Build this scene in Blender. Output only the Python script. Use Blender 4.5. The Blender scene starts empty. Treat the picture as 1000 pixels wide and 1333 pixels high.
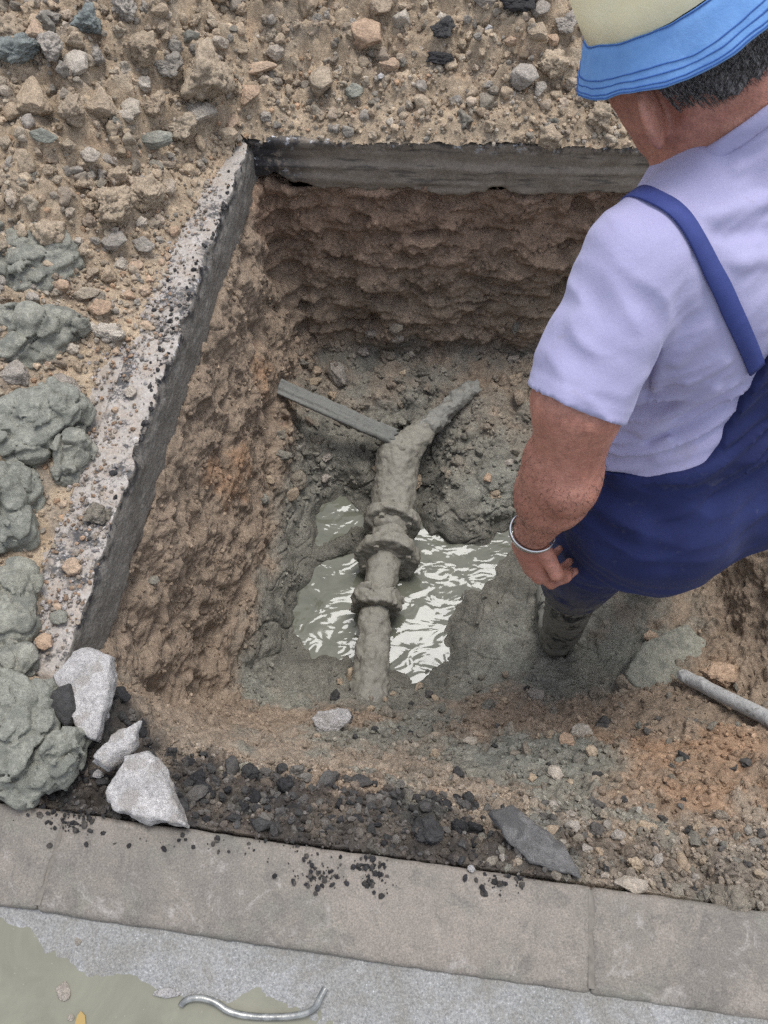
import bpy, bmesh, math, random
import numpy as np
import openvdb as vdb
from mathutils import Vector, Matrix

random.seed(7)
RNG = np.random.default_rng(7)
S = bpy.context.scene
COL = S.collection
R = math.radians

# ------------------------------------------------------------------ camera
CAM_H, PITCH, FPX = 1.35, R(60), 1027.0
cam_d = bpy.data.cameras.new('camera')
cam_d.sensor_fit = 'VERTICAL'; cam_d.sensor_height = 24.0
cam_d.lens = FPX / 1333.0 * 24.0
cam_d.clip_start = 0.02; cam_d.clip_end = 500
cam = bpy.data.objects.new('camera', cam_d); COL.objects.link(cam)
cam.location = (0, 0, CAM_H); cam.rotation_euler = (R(90) - PITCH, 0, 0)
S.camera = cam

# ------------------------------------------------------------------ sky + veiled sun
SUN_EL, SUN_AZ = R(75), R(30)           # azimuth measured from +Y towards +X
w = bpy.data.worlds.new('World'); S.world = w; w.use_nodes = True
nt = w.node_tree; nt.nodes.clear()
wo = nt.nodes.new('ShaderNodeOutputWorld'); bg = nt.nodes.new('ShaderNodeBackground')
sk = nt.nodes.new('ShaderNodeTexSky'); sk.sky_type = 'NISHITA'; sk.sun_disc = False
sk.sun_elevation = SUN_EL; sk.sun_rotation = SUN_AZ
sk.air_density = 1.0; sk.dust_density = 1.5; sk.ozone_density = 1.0
hs = nt.nodes.new('ShaderNodeHueSaturation'); hs.inputs['Saturation'].default_value = 0.45
nt.links.new(sk.outputs[0], hs.inputs['Color']); nt.links.new(hs.outputs[0], bg.inputs[0])
bg.inputs[1].default_value = 0.15
nt.links.new(bg.outputs[0], wo.inputs[0])
sd = bpy.data.lights.new('sun', 'SUN'); sd.energy = 1.3; sd.angle = R(24); sd.color = (1.0, 0.985, 0.955)
sun = bpy.data.objects.new('sun', sd); COL.objects.link(sun)
sdir = Vector((math.sin(SUN_AZ) * math.cos(SUN_EL), math.cos(SUN_AZ) * math.cos(SUN_EL), math.sin(SUN_EL)))
sun.rotation_euler = sdir.to_track_quat('Z', 'Y').to_euler()
sun.location = (0, 3, 6)
vs = S.view_settings
vs.view_transform = 'Standard'; vs.look = 'None'; vs.gamma = 1.0; vs.use_curve_mapping = False
vs.exposure = 0.95
S.cycles.use_denoising = False

# ------------------------------------------------------------------ pixel <-> world helpers
CP, SP = math.cos(PITCH), math.sin(PITCH)
CAMV = np.array([0, 0, CAM_H])
def ray(px, py):
    x = (px - 500) / FPX; y = (666.5 - py) / FPX
    return np.array([x, CP + SP * y, -SP + CP * y])
def at(px, py, z):
    r = ray(px, py); return CAMV + r * ((z - CAM_H) / r[2])
def att(px, py, t):
    return CAMV + ray(px, py) * t
def proj(P):
    d = np.asarray(P) - CAMV
    zc = d[..., 1] * CP - d[..., 2] * SP; yc = d[..., 1] * SP + d[..., 2] * CP
    return 500 + FPX * d[..., 0] / zc, 666.5 - FPX * yc / zc, zc

# ------------------------------------------------------------------ noise (numpy)
def _hash(ix, iy, iz, seed):
    h = (ix.astype(np.uint32) * np.uint32(374761393) + iy.astype(np.uint32) * np.uint32(668265263)
         + iz.astype(np.uint32) * np.uint32(2147483647) + np.uint32((seed * 1274126177) & 0xffffffff))
    h ^= h >> np.uint32(13); h *= np.uint32(1274126177); h ^= h >> np.uint32(16)
    h *= np.uint32(2246822519); h ^= h >> np.uint32(15)
    return h
def vnoise(P, sc, seed=0):
    """smooth value-gradient noise, about -1..1, feature size sc (scalar or 3-vector)"""
    Q = np.asarray(P, np.float32) / np.asarray(sc, np.float32)
    f = np.floor(Q); u = Q - f; i = f.astype(np.int64)
    v = u * u * u * (u * (u * 6 - 15) + 10)
    out = np.zeros(len(Q), np.float32)
    for dx in (0, 1):
        wx = v[:, 0] if dx else 1 - v[:, 0]
        for dy in (0, 1):
            wy = v[:, 1] if dy else 1 - v[:, 1]
            for dz in (0, 1):
                wz = v[:, 2] if dz else 1 - v[:, 2]
                h = _hash(i[:, 0] + dx, i[:, 1] + dy, i[:, 2] + dz, seed)
                gx = (h & np.uint32(1023)).astype(np.float32) / 511.5 - 1
                gy = ((h >> np.uint32(10)) & np.uint32(1023)).astype(np.float32) / 511.5 - 1
                gz = ((h >> np.uint32(20)) & np.uint32(1023)).astype(np.float32) / 511.5 - 1
                out += wx * wy * wz * (gx * (u[:, 0] - dx) + gy * (u[:, 1] - dy) + gz * (u[:, 2] - dz))
    return out * 1.5
def fbm(P, sc, octs=4, seed=0, gain=0.5):
    o = 0; a = 1; sc = np.asarray(sc, float)
    for k in range(octs):
        o = o + a * vnoise(P, sc, seed + k * 17); a *= gain; sc = sc * 0.5
    return o
def worley(P, sc, seed=0, f2=False):
    Q = np.asarray(P, np.float32) / np.float32(sc)
    i = np.floor(Q).astype(np.int64); u = Q - i
    F1 = np.full(len(Q), 9, np.float32); F2 = F1.copy()
    for dx in (-1, 0, 1):
        for dy in (-1, 0, 1):
            for dz in (-1, 0, 1):
                h = _hash(i[:, 0] + dx, i[:, 1] + dy, i[:, 2] + dz, seed)
                x = dx + (h & np.uint32(1023)).astype(np.float32) / 1023 - u[:, 0]
                y = dy + ((h >> np.uint32(10)) & np.uint32(1023)).astype(np.float32) / 1023 - u[:, 1]
                z = dz + ((h >> np.uint32(20)) & np.uint32(1023)).astype(np.float32) / 1023 - u[:, 2]
                d = x * x + y * y + z * z
                if f2:
                    F2 = np.minimum(F2, np.maximum(F1, d))
                F1 = np.minimum(F1, d)
    return (np.sqrt(F1), np.sqrt(F2)) if f2 else np.sqrt(F1)
def sstep(a, b, x):
    t = np.clip((x - a) / (b - a), 0, 1); return t * t * (3 - 2 * t)

# ------------------------------------------------------------------ mesh helpers
def link(name, me, parent=None, loc=None):
    o = bpy.data.objects.new(name, me); COL.objects.link(o)
    if parent is not None: o.parent = parent
    if loc is not None: o.location = loc
    return o
def mesh_np(name, V, F, mat=None, smooth=True):
    me = bpy.data.meshes.new(name)
    V = np.asarray(V, np.float32)
    if isinstance(F, np.ndarray):
        n, k = F.shape
        me.vertices.add(len(V)); me.vertices.foreach_set('co', V.ravel())
        me.loops.add(n * k); me.loops.foreach_set('vertex_index', F.astype(np.int32).ravel())
        me.polygons.add(n); me.polygons.foreach_set('loop_start', np.arange(0, n * k, k, dtype=np.int32))
        me.update(calc_edges=True); me.validate()
    else:
        me.from_pydata(V.tolist(), [], F); me.update()
    me.polygons.foreach_set('use_smooth', np.full(len(me.polygons), smooth))
    if mat: me.materials.append(mat)
    return me
def coords(me):
    a = np.empty(len(me.vertices) * 3, np.float32); me.vertices.foreach_get('co', a); return a.reshape(-1, 3)
def normals(me):
    a = np.empty(len(me.vertices) * 3, np.float32); me.vertex_normals.foreach_get('vector', a); return a.reshape(-1, 3)
def setco(me, V):
    me.vertices.foreach_set('co', np.asarray(V, np.float32).ravel()); me.update()
def vcol(me, name, C):
    a = me.attributes.new(name, 'FLOAT_COLOR', 'POINT')
    C = np.asarray(C, np.float32)
    if C.shape[1] == 3: C = np.concatenate([C, np.ones((len(C), 1), np.float32)], 1)
    a.data.foreach_set('color', C.ravel())
def vfloat(me, name, f):
    a = me.attributes.new(name, 'FLOAT', 'POINT'); a.data.foreach_set('value', np.asarray(f, np.float32))
def subdiv_simple(V, F):
    """split each quad in four (linear)"""
    E = np.concatenate([F[:, [0, 1]], F[:, [1, 2]], F[:, [2, 3]], F[:, [3, 0]]])
    E = np.sort(E, 1); U, inv = np.unique(E[:, 0].astype(np.int64) * (len(V) + 1) + E[:, 1], return_inverse=True)
    a = U // (len(V) + 1); b = U % (len(V) + 1)
    em = (V[a] + V[b]) / 2; fc = V[F].mean(1)
    n = len(F); e = inv.reshape(4, n) + len(V); c = np.arange(n) + len(V) + len(em)
    NF = np.concatenate([np.stack([F[:, k], e[k], c, e[k - 1]], 1) for k in range(4)])
    return np.concatenate([V, em, fc]), NF

def tag(o, label=None, cat=None, group=None, kind=None):
    if label: o['label'] = label
    if cat: o['category'] = cat
    if group: o['group'] = group
    if kind: o['kind'] = kind
    return o
def empty(name, loc):
    o = bpy.data.objects.new(name, None); COL.objects.link(o); o.location = loc; o.empty_display_size = .1
    return o
def child(name, me, root):
    """mesh given in world coordinates, parented to a root Empty"""
    o = link(name, me, root)
    bpy.context.view_layer.update()
    o.matrix_parent_inverse = root.matrix_world.inverted() if root.parent is None else root.matrix_world.inverted()
    return o

# signed-distance modelling -> mesh
def smin(a, b, k):
    h = np.clip(0.5 + 0.5 * (b - a) / k, 0, 1); return b + (a - b) * h - k * h * (1 - h)
def smax(a, b, k): return -smin(-a, -b, k)
def rcone(P, a, b, ra, rb):
    a = np.asarray(a, np.float32); b = np.asarray(b, np.float32); ba = b - a
    t = np.clip(((P - a) @ ba) / max(float(ba @ ba), 1e-9), 0, 1)
    return np.linalg.norm(P - a - t[:, None] * ba, axis=1) - (ra + (rb - ra) * t)
def ell(P, c, r, A=None):
    q = P - np.asarray(c, np.float32)
    if A is not None: q = q @ np.asarray(A, np.float32).T
    r = np.asarray(r, np.float32); k0 = np.linalg.norm(q / r, axis=1); k1 = np.linalg.norm(q / (r * r), axis=1)
    return k0 * (k0 - 1) / np.maximum(k1, 1e-6)
def sdf_mesh(name, fn, lo, hi, vox, mat=None, K=4):
    lo = np.asarray(lo, float); hi = np.asarray(hi, float)
    cn = np.ceil((hi - lo) / (vox * K)).astype(int) + 1
    g = np.stack(np.meshgrid(*[np.arange(n) for n in cn], indexing='ij'), -1).reshape(-1, 3)
    cc = (lo + (g + 0.5 - 0.5 / K) * vox * K).astype(np.float32)
    d = fn(cc).astype(np.float32)
    A = np.repeat(np.repeat(np.repeat(d.reshape(cn), K, 0), K, 1), K, 2)
    near = (np.abs(d) < vox * K * 1.9).reshape(cn)
    M = np.repeat(np.repeat(np.repeat(near, K, 0), K, 1), K, 2)
    idx = np.argwhere(M)
    A[M] = fn((lo + idx * vox).astype(np.float32))
    A[0], A[-1] = 1, 1; A[:, 0], A[:, -1] = 1, 1; A[:, :, 0], A[:, :, -1] = 1, 1
    grid = vdb.FloatGrid(1.0); grid.copyFromArray(np.ascontiguousarray(A))
    pts, quads = grid.convertToQuads(0.0)
    return mesh_np(name, lo + pts * vox, quads.astype(np.int32), mat)

# ------------------------------------------------------------------ material helpers
class NB:
    def __init__(s, name):
        s.m = bpy.data.materials.new(name); s.m.use_nodes = True
        s.t = s.m.node_tree; s.b = s.t.nodes['Principled BSDF']; s.out = s.t.nodes['Material Output']
    def n(s, ty, **kw):
        nd = s.t.nodes.new(ty)
        for k, v in kw.items(): setattr(nd, k, v)
        return nd
    def L(s, a, b): s.t.links.new(a, b)
    def coord(s, kind='Object'):
        return s.n('ShaderNodeTexCoord').outputs[kind]
    def geo(s): return s.n('ShaderNodeNewGeometry').outputs['Position']
    def noise(s, vec, scale, detail=4, rough=.55, dist=0.0):
        nd = s.n('ShaderNodeTexNoise'); s.L(vec, nd.inputs['Vector'])
        nd.inputs['Scale'].default_value = scale; nd.inputs['Detail'].default_value = detail
        nd.inputs['Roughness'].default_value = rough; nd.inputs['Distortion'].default_value = dist
        return nd.outputs['Fac']
    def vor(s, vec, scale, feat='F1', out='Distance'):
        nd = s.n('ShaderNodeTexVoronoi'); nd.feature = feat; s.L(vec, nd.inputs['Vector'])
        nd.inputs['Scale'].default_value = scale; return nd.outputs[out]
    def ramp(s, fac, stops, interp='LINEAR'):
        nd = s.n('ShaderNodeValToRGB'); s.L(fac, nd.inputs[0]); cr = nd.color_ramp; cr.interpolation = interp
        while len(cr.elements) < len(stops): cr.elements.new(0.5)
        for e, (p, c) in zip(cr.elements, stops):
            e.position = p; e.color = (c, c, c, 1) if not hasattr(c, '__len__') else (*c[:3], 1)
        return nd.outputs[0]
    def mix(s, fac, a, b, mode='MIX'):
        nd = s.n('ShaderNodeMix'); nd.data_type = 'RGBA'; nd.blend_type = mode
        for sock, v in ((nd.inputs[0], fac), (nd.inputs[6], a), (nd.inputs[7], b)):
            if hasattr(v, 'links'): s.L(v, sock)
            elif hasattr(v, '__len__'): sock.default_value = (*v[:3], 1)
            else: sock.default_value = v
        return nd.outputs[2]
    def math(s, op, a, b=0.0, clamp=False):
        nd = s.n('ShaderNodeMath'); nd.operation = op; nd.use_clamp = clamp
        for sock, v in zip(nd.inputs, (a, b)):
            if hasattr(v, 'links'): s.L(v, sock)
            else: sock.default_value = v
        return nd.outputs[0]
    def bump(s, h, strength=.5, dist=.003, prev=None):
        nd = s.n('ShaderNodeBump'); nd.inputs['Strength'].default_value = strength; nd.inputs['Distance'].default_value = dist
        s.L(h, nd.inputs['Height'])
        if prev: s.L(prev, nd.inputs['Normal'])
        return nd.outputs[0]
    def attr(s, name, out='Color'):
        nd = s.n('ShaderNodeAttribute'); nd.attribute_name = name; return nd.outputs[out]
    def fin(s, col=None, rough=None, normal=None, spec=None, metal=None):
        for nm, v in (('Base Color', col), ('Roughness', rough), ('Normal', normal), ('Specular IOR Level', spec), ('Metallic', metal)):
            if v is None: continue
            if hasattr(v, 'links'): s.L(v, s.b.inputs[nm])
            elif hasattr(v, '__len__'): s.b.inputs[nm].default_value = (*v[:3], 1)
            else: s.b.inputs[nm].default_value = v
        return s.m

def earth_mat(name, fine=1.0):
    """ground carrying its own soil colours (attribute 'soil') and dampness ('wet')"""
    b = NB(name); p = b.geo()
    n1 = b.noise(p, 22, 6, .65); n2 = b.noise(p, 130, 5, .7); n3 = b.noise(p, 420, 3, .7)
    c = b.mix(1.0, b.attr('soil'), b.ramp(n1, [(.25, .62), (.75, 1.3)]), 'MULTIPLY')
    c = b.mix(1.0, c, b.ramp(n2, [(.28, .62), (.72, 1.35)]), 'MULTIPLY')
    sp = b.ramp(b.vor(p, 190), [(.05, 1), (.16, 0)])
    sp = b.math('MULTIPLY', sp, b.ramp(b.noise(p, 60, 2), [(.5, 0), (.62, .55)]))
    c = b.mix(sp, c, (.36, .32, .27))
    wet = b.attr('wet', 'Fac')
    rg = b.math('SUBTRACT', .96, b.math('MULTIPLY', wet, .55))
    nb = b.bump(n2, .8 * fine, .009); nb = b.bump(n3, .8 * fine, .004, nb)
    return b.fin(c, rg, nb, .35)
def clod_mat(name, cols, rough=.95, fine=1.0, speck=(.42, .38, .32), wet=0.0, dark=None):
    """loose lump: colour differs from lump to lump and over each lump"""
    b = NB(name); p = b.coord('Object'); g = b.geo()
    rnd = b.n('ShaderNodeObjectInfo').outputs['Random']
    stops = [((i + .5) / len(cols), c) for i, c in enumerate(cols)]
    c = b.ramp(rnd, stops)
    n1 = b.noise(g, 34, 5, .65); n2 = b.noise(g, 150, 5, .7); n3 = b.noise(g, 480, 3, .7)
    c = b.mix(1.0, c, b.ramp(n1, [(.25, .68), (.75, 1.28)]), 'MULTIPLY')
    c = b.mix(1.0, c, b.ramp(n2, [(.3, .66), (.72, 1.3)]), 'MULTIPLY')
    sp = b.ramp(b.vor(g, 210), [(.05, 1), (.17, 0)])
    c = b.mix(b.math('MULTIPLY', sp, b.ramp(b.noise(g, 70, 2), [(.5, 0), (.62, .6)])), c, speck)
    if dark: c = b.mix(b.ramp(b.noise(g, 26, 4), [(.52, 0), (.6, .85)]), c, dark)
    nb = b.bump(n2, .85 * fine, .008); nb = b.bump(n3, .8 * fine, .0035, nb)
    return b.fin(c, rough - wet, nb, .3)

# ================================================================== SETTING
def rbf(ctrl, smooth=1e-4):
    C = np.array([c[:2] for c in ctrl]); z = np.array([c[2] for c in ctrl])
    D = np.linalg.norm(C[:, None] - C[None], axis=2)
    n = len(C); A = np.zeros((n + 3, n + 3)); A[:n, :n] = D + 0 * np.eye(n) - smooth * np.eye(n)
    A[:n, n] = 1; A[:n, n + 1:] = C; A[n, :n] = 1; A[n + 1:, :n] = C.T
    wts = np.linalg.solve(A, np.concatenate([z, [0, 0, 0]]))
    def f(X, Y):
        o = wts[n] + wts[n + 1] * X + wts[n + 2] * Y
        for k in range(n): o = o + wts[k] * np.hypot(X - C[k, 0], Y - C[k, 1])
        return o
    return f
def pc(lst): return [(*at(px, py, z)[:2], z) for px, py, z in lst]

SLAB = 0.155
LA = np.array([-0.567, 0.466]); LB = np.array([-0.364, 1.937])
LE = (LB - LA) / np.linalg.norm(LB - LA); LN = np.array([LE[1], -LE[0]])      # LN points into the pit
LLEN = float(np.linalg.norm(LB - LA))
def d_left(X, Y): return (X - LA[0]) * LN[0] + (Y - LA[1]) * LN[1]
def y_far(X): return 1.937 - 0.04 * (X + .364)
def y_kerb(X): return 0.152 - 0.131 * X
WATER = -0.921

pit_ctrl = pc([
    (430,700,-1.0),(440,800,-1.02),(410,790,-1.0),(402,690,-.98),(450,760,-1.0),
    (386,700,-.925),(398,667,-.92),(432,648,-.915),(470,653,-.92),(383,750,-.92),(379,810,-.92),(398,840,-.92),(455,852,-.92),
    (398,724,-.905),(435,708,-.885),(462,692,-.875),
    (500,760,-1.0),(505,840,-.97),(500,700,-.95),
    (570,735,-1.0),(620,735,-.98),(560,790,-.98),(540,845,-.97),
    (552,688,-.92),(600,708,-.92),(650,690,-.92),(672,692,-.915),(655,735,-.92),(602,770,-.92),(580,820,-.92),(572,862,-.92),(547,884,-.92),(515,876,-.92),
    (570,672,-.86),(625,690,-.875),(585,622,-.81),(640,600,-.80),(655,658,-.84),(690,560,-.76),(610,545,-.77),(700,640,-.80),
    (560,605,-.9),(560,645,-.91),(545,620,-.9),
    (390,455,-.735),(450,452,-.745),(560,455,-.745),(680,470,-.735),(420,500,-.745),(520,510,-.75),(600,500,-.745),(750,500,-.70),
    (372,530,-.745),(350,565,-.76),(400,585,-.79),(455,565,-.785),(470,610,-.81),(420,600,-.80),
    (352,635,-.86),(400,640,-.90),(445,632,-.90),(370,610,-.83),
    (330,700,-.89),(352,760,-.90),(318,790,-.85),(350,822,-.88),(300,690,-.80),(290,820,-.77),
    (350,872,-.86),(420,885,-.86),(480,905,-.85),(540,908,-.83),(620,862,-.875),
    (640,800,-.86),(690,765,-.87),(680,822,-.85),(730,845,-.82),(780,830,-.78),(650,862,-.84),(860,760,-.74),(800,790,-.78),
    (250,880,-.62),(300,905,-.68),(220,930,-.38),(250,935,-.42),(300,945,-.47),(380,940,-.56),(425,938,-.6),(480,950,-.57),(560,960,-.52),
    (640,930,-.59),(700,905,-.68),(760,893,-.68),(820,903,-.63),(850,850,-.71),(900,860,-.66),(940,900,-.56),(990,910,-.5),
    (190,960,-.09),(235,985,-.10),(300,1000,-.12),(400,1012,-.13),(500,1026,-.15),(600,1038,-.19),(700,1010,-.30),(800,1000,-.33),(900,982,-.34),(980,975,-.33),
    (700,1062,-.13),(850,1082,-.14),(980,1095,-.13),
    (320,1040,-.06),(450,1060,-.065),(600,1080,-.075),(800,1115,-.07),(980,1150,-.06),
    (250,1060,-.02),(400,1090,-.02),(600,1120,-.02),(800,1150,-.02),(980,1178,-.02),
    (1000,760,-.60),(980,820,-.63),(1040,780,-.55),(1100,900,-.4),
    (150,1050,-.03),(80,1030,-.03),(100,930,-.05),(150,900,-.07),
]) + [(1.2, .6, -.35), (1.2, 1.3, -.6), (.8, 1.4, -.72), (.9, 1.8, -.72), (1.2, .2, -.1), (1.25, .0, -.03), (.7, 1.1, -.75)]
pit_f = rbf(pit_ctrl)

# ---- pit surface -------------------------------------------------------
def build_pit():
    vox = 0.0086
    lo = np.array([-.80, -.06, -1.10]); hi = np.array([1.36, 2.12, .02])
    nx, ny, nz = np.ceil((hi - lo) / vox).astype(int)
    X, Y = np.meshgrid(lo[0] + np.arange(nx) * vox, lo[1] + np.arange(ny) * vox, indexing='ij')
    P2 = np.stack([X.ravel(), Y.ravel(), 0 * X.ravel()], 1)
    wob = (fbm(P2, .28, 4, 3) * .022 + fbm(P2 + 5, .09, 3, 9) * .003).reshape(X.shape)
    fl = pit_f(X, Y) + (fbm(P2, .13, 3, 21) * .012).reshape(X.shape)
    dl = d_left(X, Y) - .004 + wob
    gl = sstep(.55, .40, Y)                        # the slab is gone at the near corner
    left = np.where(dl < .095, -.14 - 5.2 * np.maximum(dl, 0), -.634 - 2.2 * (dl - .095))
    left = np.minimum(left, -.14) * (1 - gl) + gl * np.minimum(-.035 - 4.0 * np.maximum(dl - .07, 0), -.035)
    df = y_far(X) - Y - .012 + wob * .8
    far = -.125 - 7.5 * np.maximum(df + .03, 0) + .04
    far = np.minimum(far, -.14)
    right = np.minimum(-.05, -.06 - 3.2 * np.maximum(1.13 - X + wob, 0))
    z = fl
    for o in (left, far, right):
        k = .03; h = np.clip(.5 + .5 * (z - o) / k, 0, 1); z = o + (z - o) * h + k * h * (1 - h)
    top = np.where((d_left(X, Y) < -.01) & (Y > .47), -.14, np.where(Y > y_far(X) + .0, -.14, .0))
    z = np.minimum(z, top)
    gy, gx = np.gradient(z, vox)[1], np.gradient(z, vox)[0]
    fac = 1 / np.sqrt(1 + np.minimum(gx * gx + gy * gy, 60))
    zz = lo[2] + np.arange(nz) * vox
    A = ((zz[None, None, :] - z[:, :, None]) * fac[:, :, None]).astype(np.float32)
    A = np.clip(A, -.05, .05)
    g = vdb.FloatGrid(.05); g.copyFromArray(A); pts, q = g.convertToQuads(0.0)
    V = lo + pts * vox; F = q.astype(np.int64)
    c = V[F].mean(1)
    keep = (c[:, 2] > lo[2] + .03) & (c[:, 0] > lo[0] + .02) & (c[:, 0] < hi[0] - .03) & (c[:, 1] > lo[1] + .015) & (c[:, 1] < hi[1] - .02)
    keep &= ~((d_left(c[:, 0], c[:, 1]) < -.07) & (c[:, 1] > .56)) & (c[:, 1] < y_far(c[:, 0]) + .06)
    F = F[keep]
    V, F = subdiv_simple(V.astype(np.float32), F)
    used = np.zeros(len(V), bool); used[F.ravel()] = True
    remap = np.cumsum(used) - 1; V = V[used]; F = remap[F]
    me = mesh_np('pit', V, F.astype(np.int32))
    # two smoothing passes over the voxel steps
    E = np.empty(len(me.edges) * 2, np.int32); me.edges.foreach_get('vertices', E); E = E.reshape(-1, 2)
    for _ in range(4):
        acc = np.zeros_like(V); cnt = np.zeros(len(V), np.float32)
        for k in range(3):
            acc[:, k] = np.bincount(E[:, 0], V[E[:, 1], k], len(V)) + np.bincount(E[:, 1], V[E[:, 0], k], len(V))
        cnt = np.bincount(E[:, 0], minlength=len(V)) + np.bincount(E[:, 1], minlength=len(V))
        V = (V * .4 + .6 * acc / cnt[:, None]).astype(np.float32)
    setco(me, V); N = normals(me).copy()
    px, py, _ = proj(V)
    # soil kinds
    far_m = sstep(.16, .06, y_far(V[:, 0]) - V[:, 1]) * sstep(-.80, -.68, V[:, 2])
    left_m = sstep(.20, .10, d_left(V[:, 0], V[:, 1])) * sstep(-.86, -.66, V[:, 2])
    big = fbm(V, .16, 4, 31); mid = fbm(V, .05, 3, 47)
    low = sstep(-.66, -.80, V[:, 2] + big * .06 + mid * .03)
    near_m = sstep(.56, .34, V[:, 1] + big * .05)
    kerb_d = V[:, 1] - y_kerb(V[:, 0])
    BROWN = np.array([.330, .250, .180]); TAN = np.array([.355, .290, .220]); GREY = np.array([.240, .225, .185])
    DARK = np.array([.125, .118, .098]); OR = np.array([.44, .265, .155]); BLK = np.array([.032, .031, .032]); RED = np.array([.320, .208, .142])
    GREEN = np.array([.265, .260, .215])
    mixc = lambda a, b, t: a * (1 - t[:, None]) + b * t[:, None]
    C = np.tile(BROWN, (len(V), 1))
    C = mixc(C, RED, far_m * sstep(-.55, -.2, V[:, 2]) * .8)
    C = mixc(C, TAN, near_m * sstep(-.1, .5, big + .25) * .7)
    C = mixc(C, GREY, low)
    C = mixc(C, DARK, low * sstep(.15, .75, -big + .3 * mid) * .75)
    C = mixc(C, GREEN, near_m * sstep(.05, .45, fbm(V + 60, .12, 3, 107)) * .75)
    def blob(pxs, pys, z, r):
        c = at(pxs, pys, z); d = np.linalg.norm(V - c, axis=1)
        return sstep(r, r * .35, d + big * r * .45 + mid * r * .3)
    for a in [(245,620,-.45,.17),(300,500,-.5,.16),(340,560,-.72,.10),(270,560,-.5,.10),(330,470,-.6,.10),(390,470,-.72,.05),(170,830,-.35,.08)]:
        C = mixc(C, OR, blob(*a) * .80)
    for a in [(900,1000,-.3,.22),(800,960,-.42,.14),(960,1000,-.3,.18),(930,870,-.62,.07),(560,1015,-.2,.06),(840,830,-.7,.04)]:
        C = mixc(C, OR, blob(*a) * .40)
    for a in [(640,990,-.36,.15),(700,980,-.4,.15),(480,960,-.5,.20),(770,985,-.38,.10),(360,900,-.72,.12),(540,930,-.62,.15),(760,870,-.72,.20),(660,850,-.84,.18),(850,850,-.7,.16),(640,640,-.82,.14)]:
        C = mixc(C, GREEN, blob(*a) * .8)
    wetf = sstep(WATER + .07, WATER + .012, V[:, 2] + mid * .015)
    C = mixc(C, DARK * .95, wetf * .55)
    for a in [(330,720,-.86,.12),(330,800,-.85,.08),(390,620,-.86,.10),(570,620,-.88,.07)]:
        C = mixc(C, DARK, blob(*a) * .75)
    # broken bitumen along the kerb
    edge = .135 - .035 * (V[:, 0] > .1) + .03 * big + .05 * mid
    blk = sstep(edge + .02, edge - .02, kerb_d) * sstep(.55, .15, V[:, 0] + big * .2) * sstep(-.2, -.14, V[:, 2])
    blk = np.maximum(blk, sstep(.2, .5, -V[:, 0]) * sstep(.50, .44, V[:, 1]) * sstep(-.16, -.10, V[:, 2] + mid * .03))
    C = mixc(C, BLK, blk * (.75 + .25 * np.clip(mid, -1, 1)))
    C = mixc(C, np.array([.27, .235, .19]), sstep(edge + .06, edge - .02, kerb_d) * sstep(.25, .65, V[:, 0]) * .6)
    C = mixc(C, BLK * 1.6, sstep(.12, .03, kerb_d) * sstep(.2, .9, V[:, 0]) * sstep(.0, .5, mid) * .6)
    # relief
    pool = at(500, 780, WATER); pd = np.linalg.norm((V - pool) * np.array([1, .9, .6]), axis=1)
    smoothm = np.clip(low * np.maximum(sstep(.0, .4, fbm(V + 3, .14, 2, 77)), sstep(.50, .32, pd + .1 * big)) , 0, 1)
    for a in [(330,740,-.86,.14),(640,640,-.82,.13),(300,830,-.76,.05),(850,850,-.7,.10),(690,980,-.38,.13),(480,960,-.5,.13),(660,810,-.85,.13),(760,870,-.72,.14)]:
        smoothm = np.maximum(smoothm, blob(*a) * .85)
    rough = 1 - .82 * smoothm
    lay = vnoise(V * np.array([1, 1, 1]), (.20, .20, .045), 61) + .6 * vnoise(V, (.11, .11, .022), 62)
    w1, w1b = worley(V + .01 * big[:, None], .060, 5, True); w2 = worley(V, .024, 6); w3 = worley(V, .0105, 8)
    patch = sstep(-.25, .45, fbm(V + 7, .11, 3, 78)); steep = sstep(.75, .3, N[:, 2]) * (1 - far_m)
    crumb = rough * ((.55 - w1) * .026 * patch * (1 - .75 * steep) + (.5 - w2) * (.004 + .014 * patch * (1 - .55 * steep)) + (.5 - w3) * (.003 + .004 * patch))
    crumb = crumb * (1 + .9 * np.clip(N[:, 2], 0, 1) * (1 - low))
    dsp = crumb + fbm(V, .07, 4, 90) * (.006 + .010 * rough) + np.clip(lay, -.7, .6) * .018 * far_m + fbm(V, .16, 4, 93) * .022 * far_m + fbm(V, .16, 4, 94) * .026 * left_m - sstep(.30, .62, vnoise(V, .085, 99)) * .030 * np.maximum(far_m, .6 * left_m) - sstep(.34, .6, vnoise(V, (.13, .13, .05), 103)) * .026 * far_m + np.clip(lay, -.5, .5) * .006 * left_m
    dsp += smoothm * low * (fbm(V, .11, 3, 95) * .016 + (.45 - np.abs(vnoise(V, .07, 97))) * .012 - sstep(.06, .0, np.abs(vnoise(V, .10, 98))) * .008)
    crack = sstep(.05, .0, w1b - w1) * (1 - smoothm * .6) * sstep(0, .4, mid + .2)
    dsp -= crack * .007
    dsp *= sstep(WATER - .08, WATER + .03, V[:, 2]) * .75 + .25
    dsp *= 1 - .8 * sstep(.03, .0, kerb_d)
    V2 = V + N * dsp[:, None]
    V2[:, 1] = np.where((kerb_d < .02) & (V2[:, 2] > -.13), np.maximum(V2[:, 1], y_kerb(V2[:, 0]) - .03), V2[:, 1])
    kd2 = V2[:, 1] - y_kerb(V2[:, 0])
    V2[:, 2] = np.minimum(V2[:, 2], np.where(kd2 < .004, -.035, 1))
    setco(me, V2)
    vcol(me, 'soil', np.clip(C, .01, .8)); vfloat(me, 'wet', np.clip(.25 * low + .75 * np.maximum(wetf, smoothm * .75 * low), 0, 1))
    me.materials.append(earth_mat('earth'))
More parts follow.
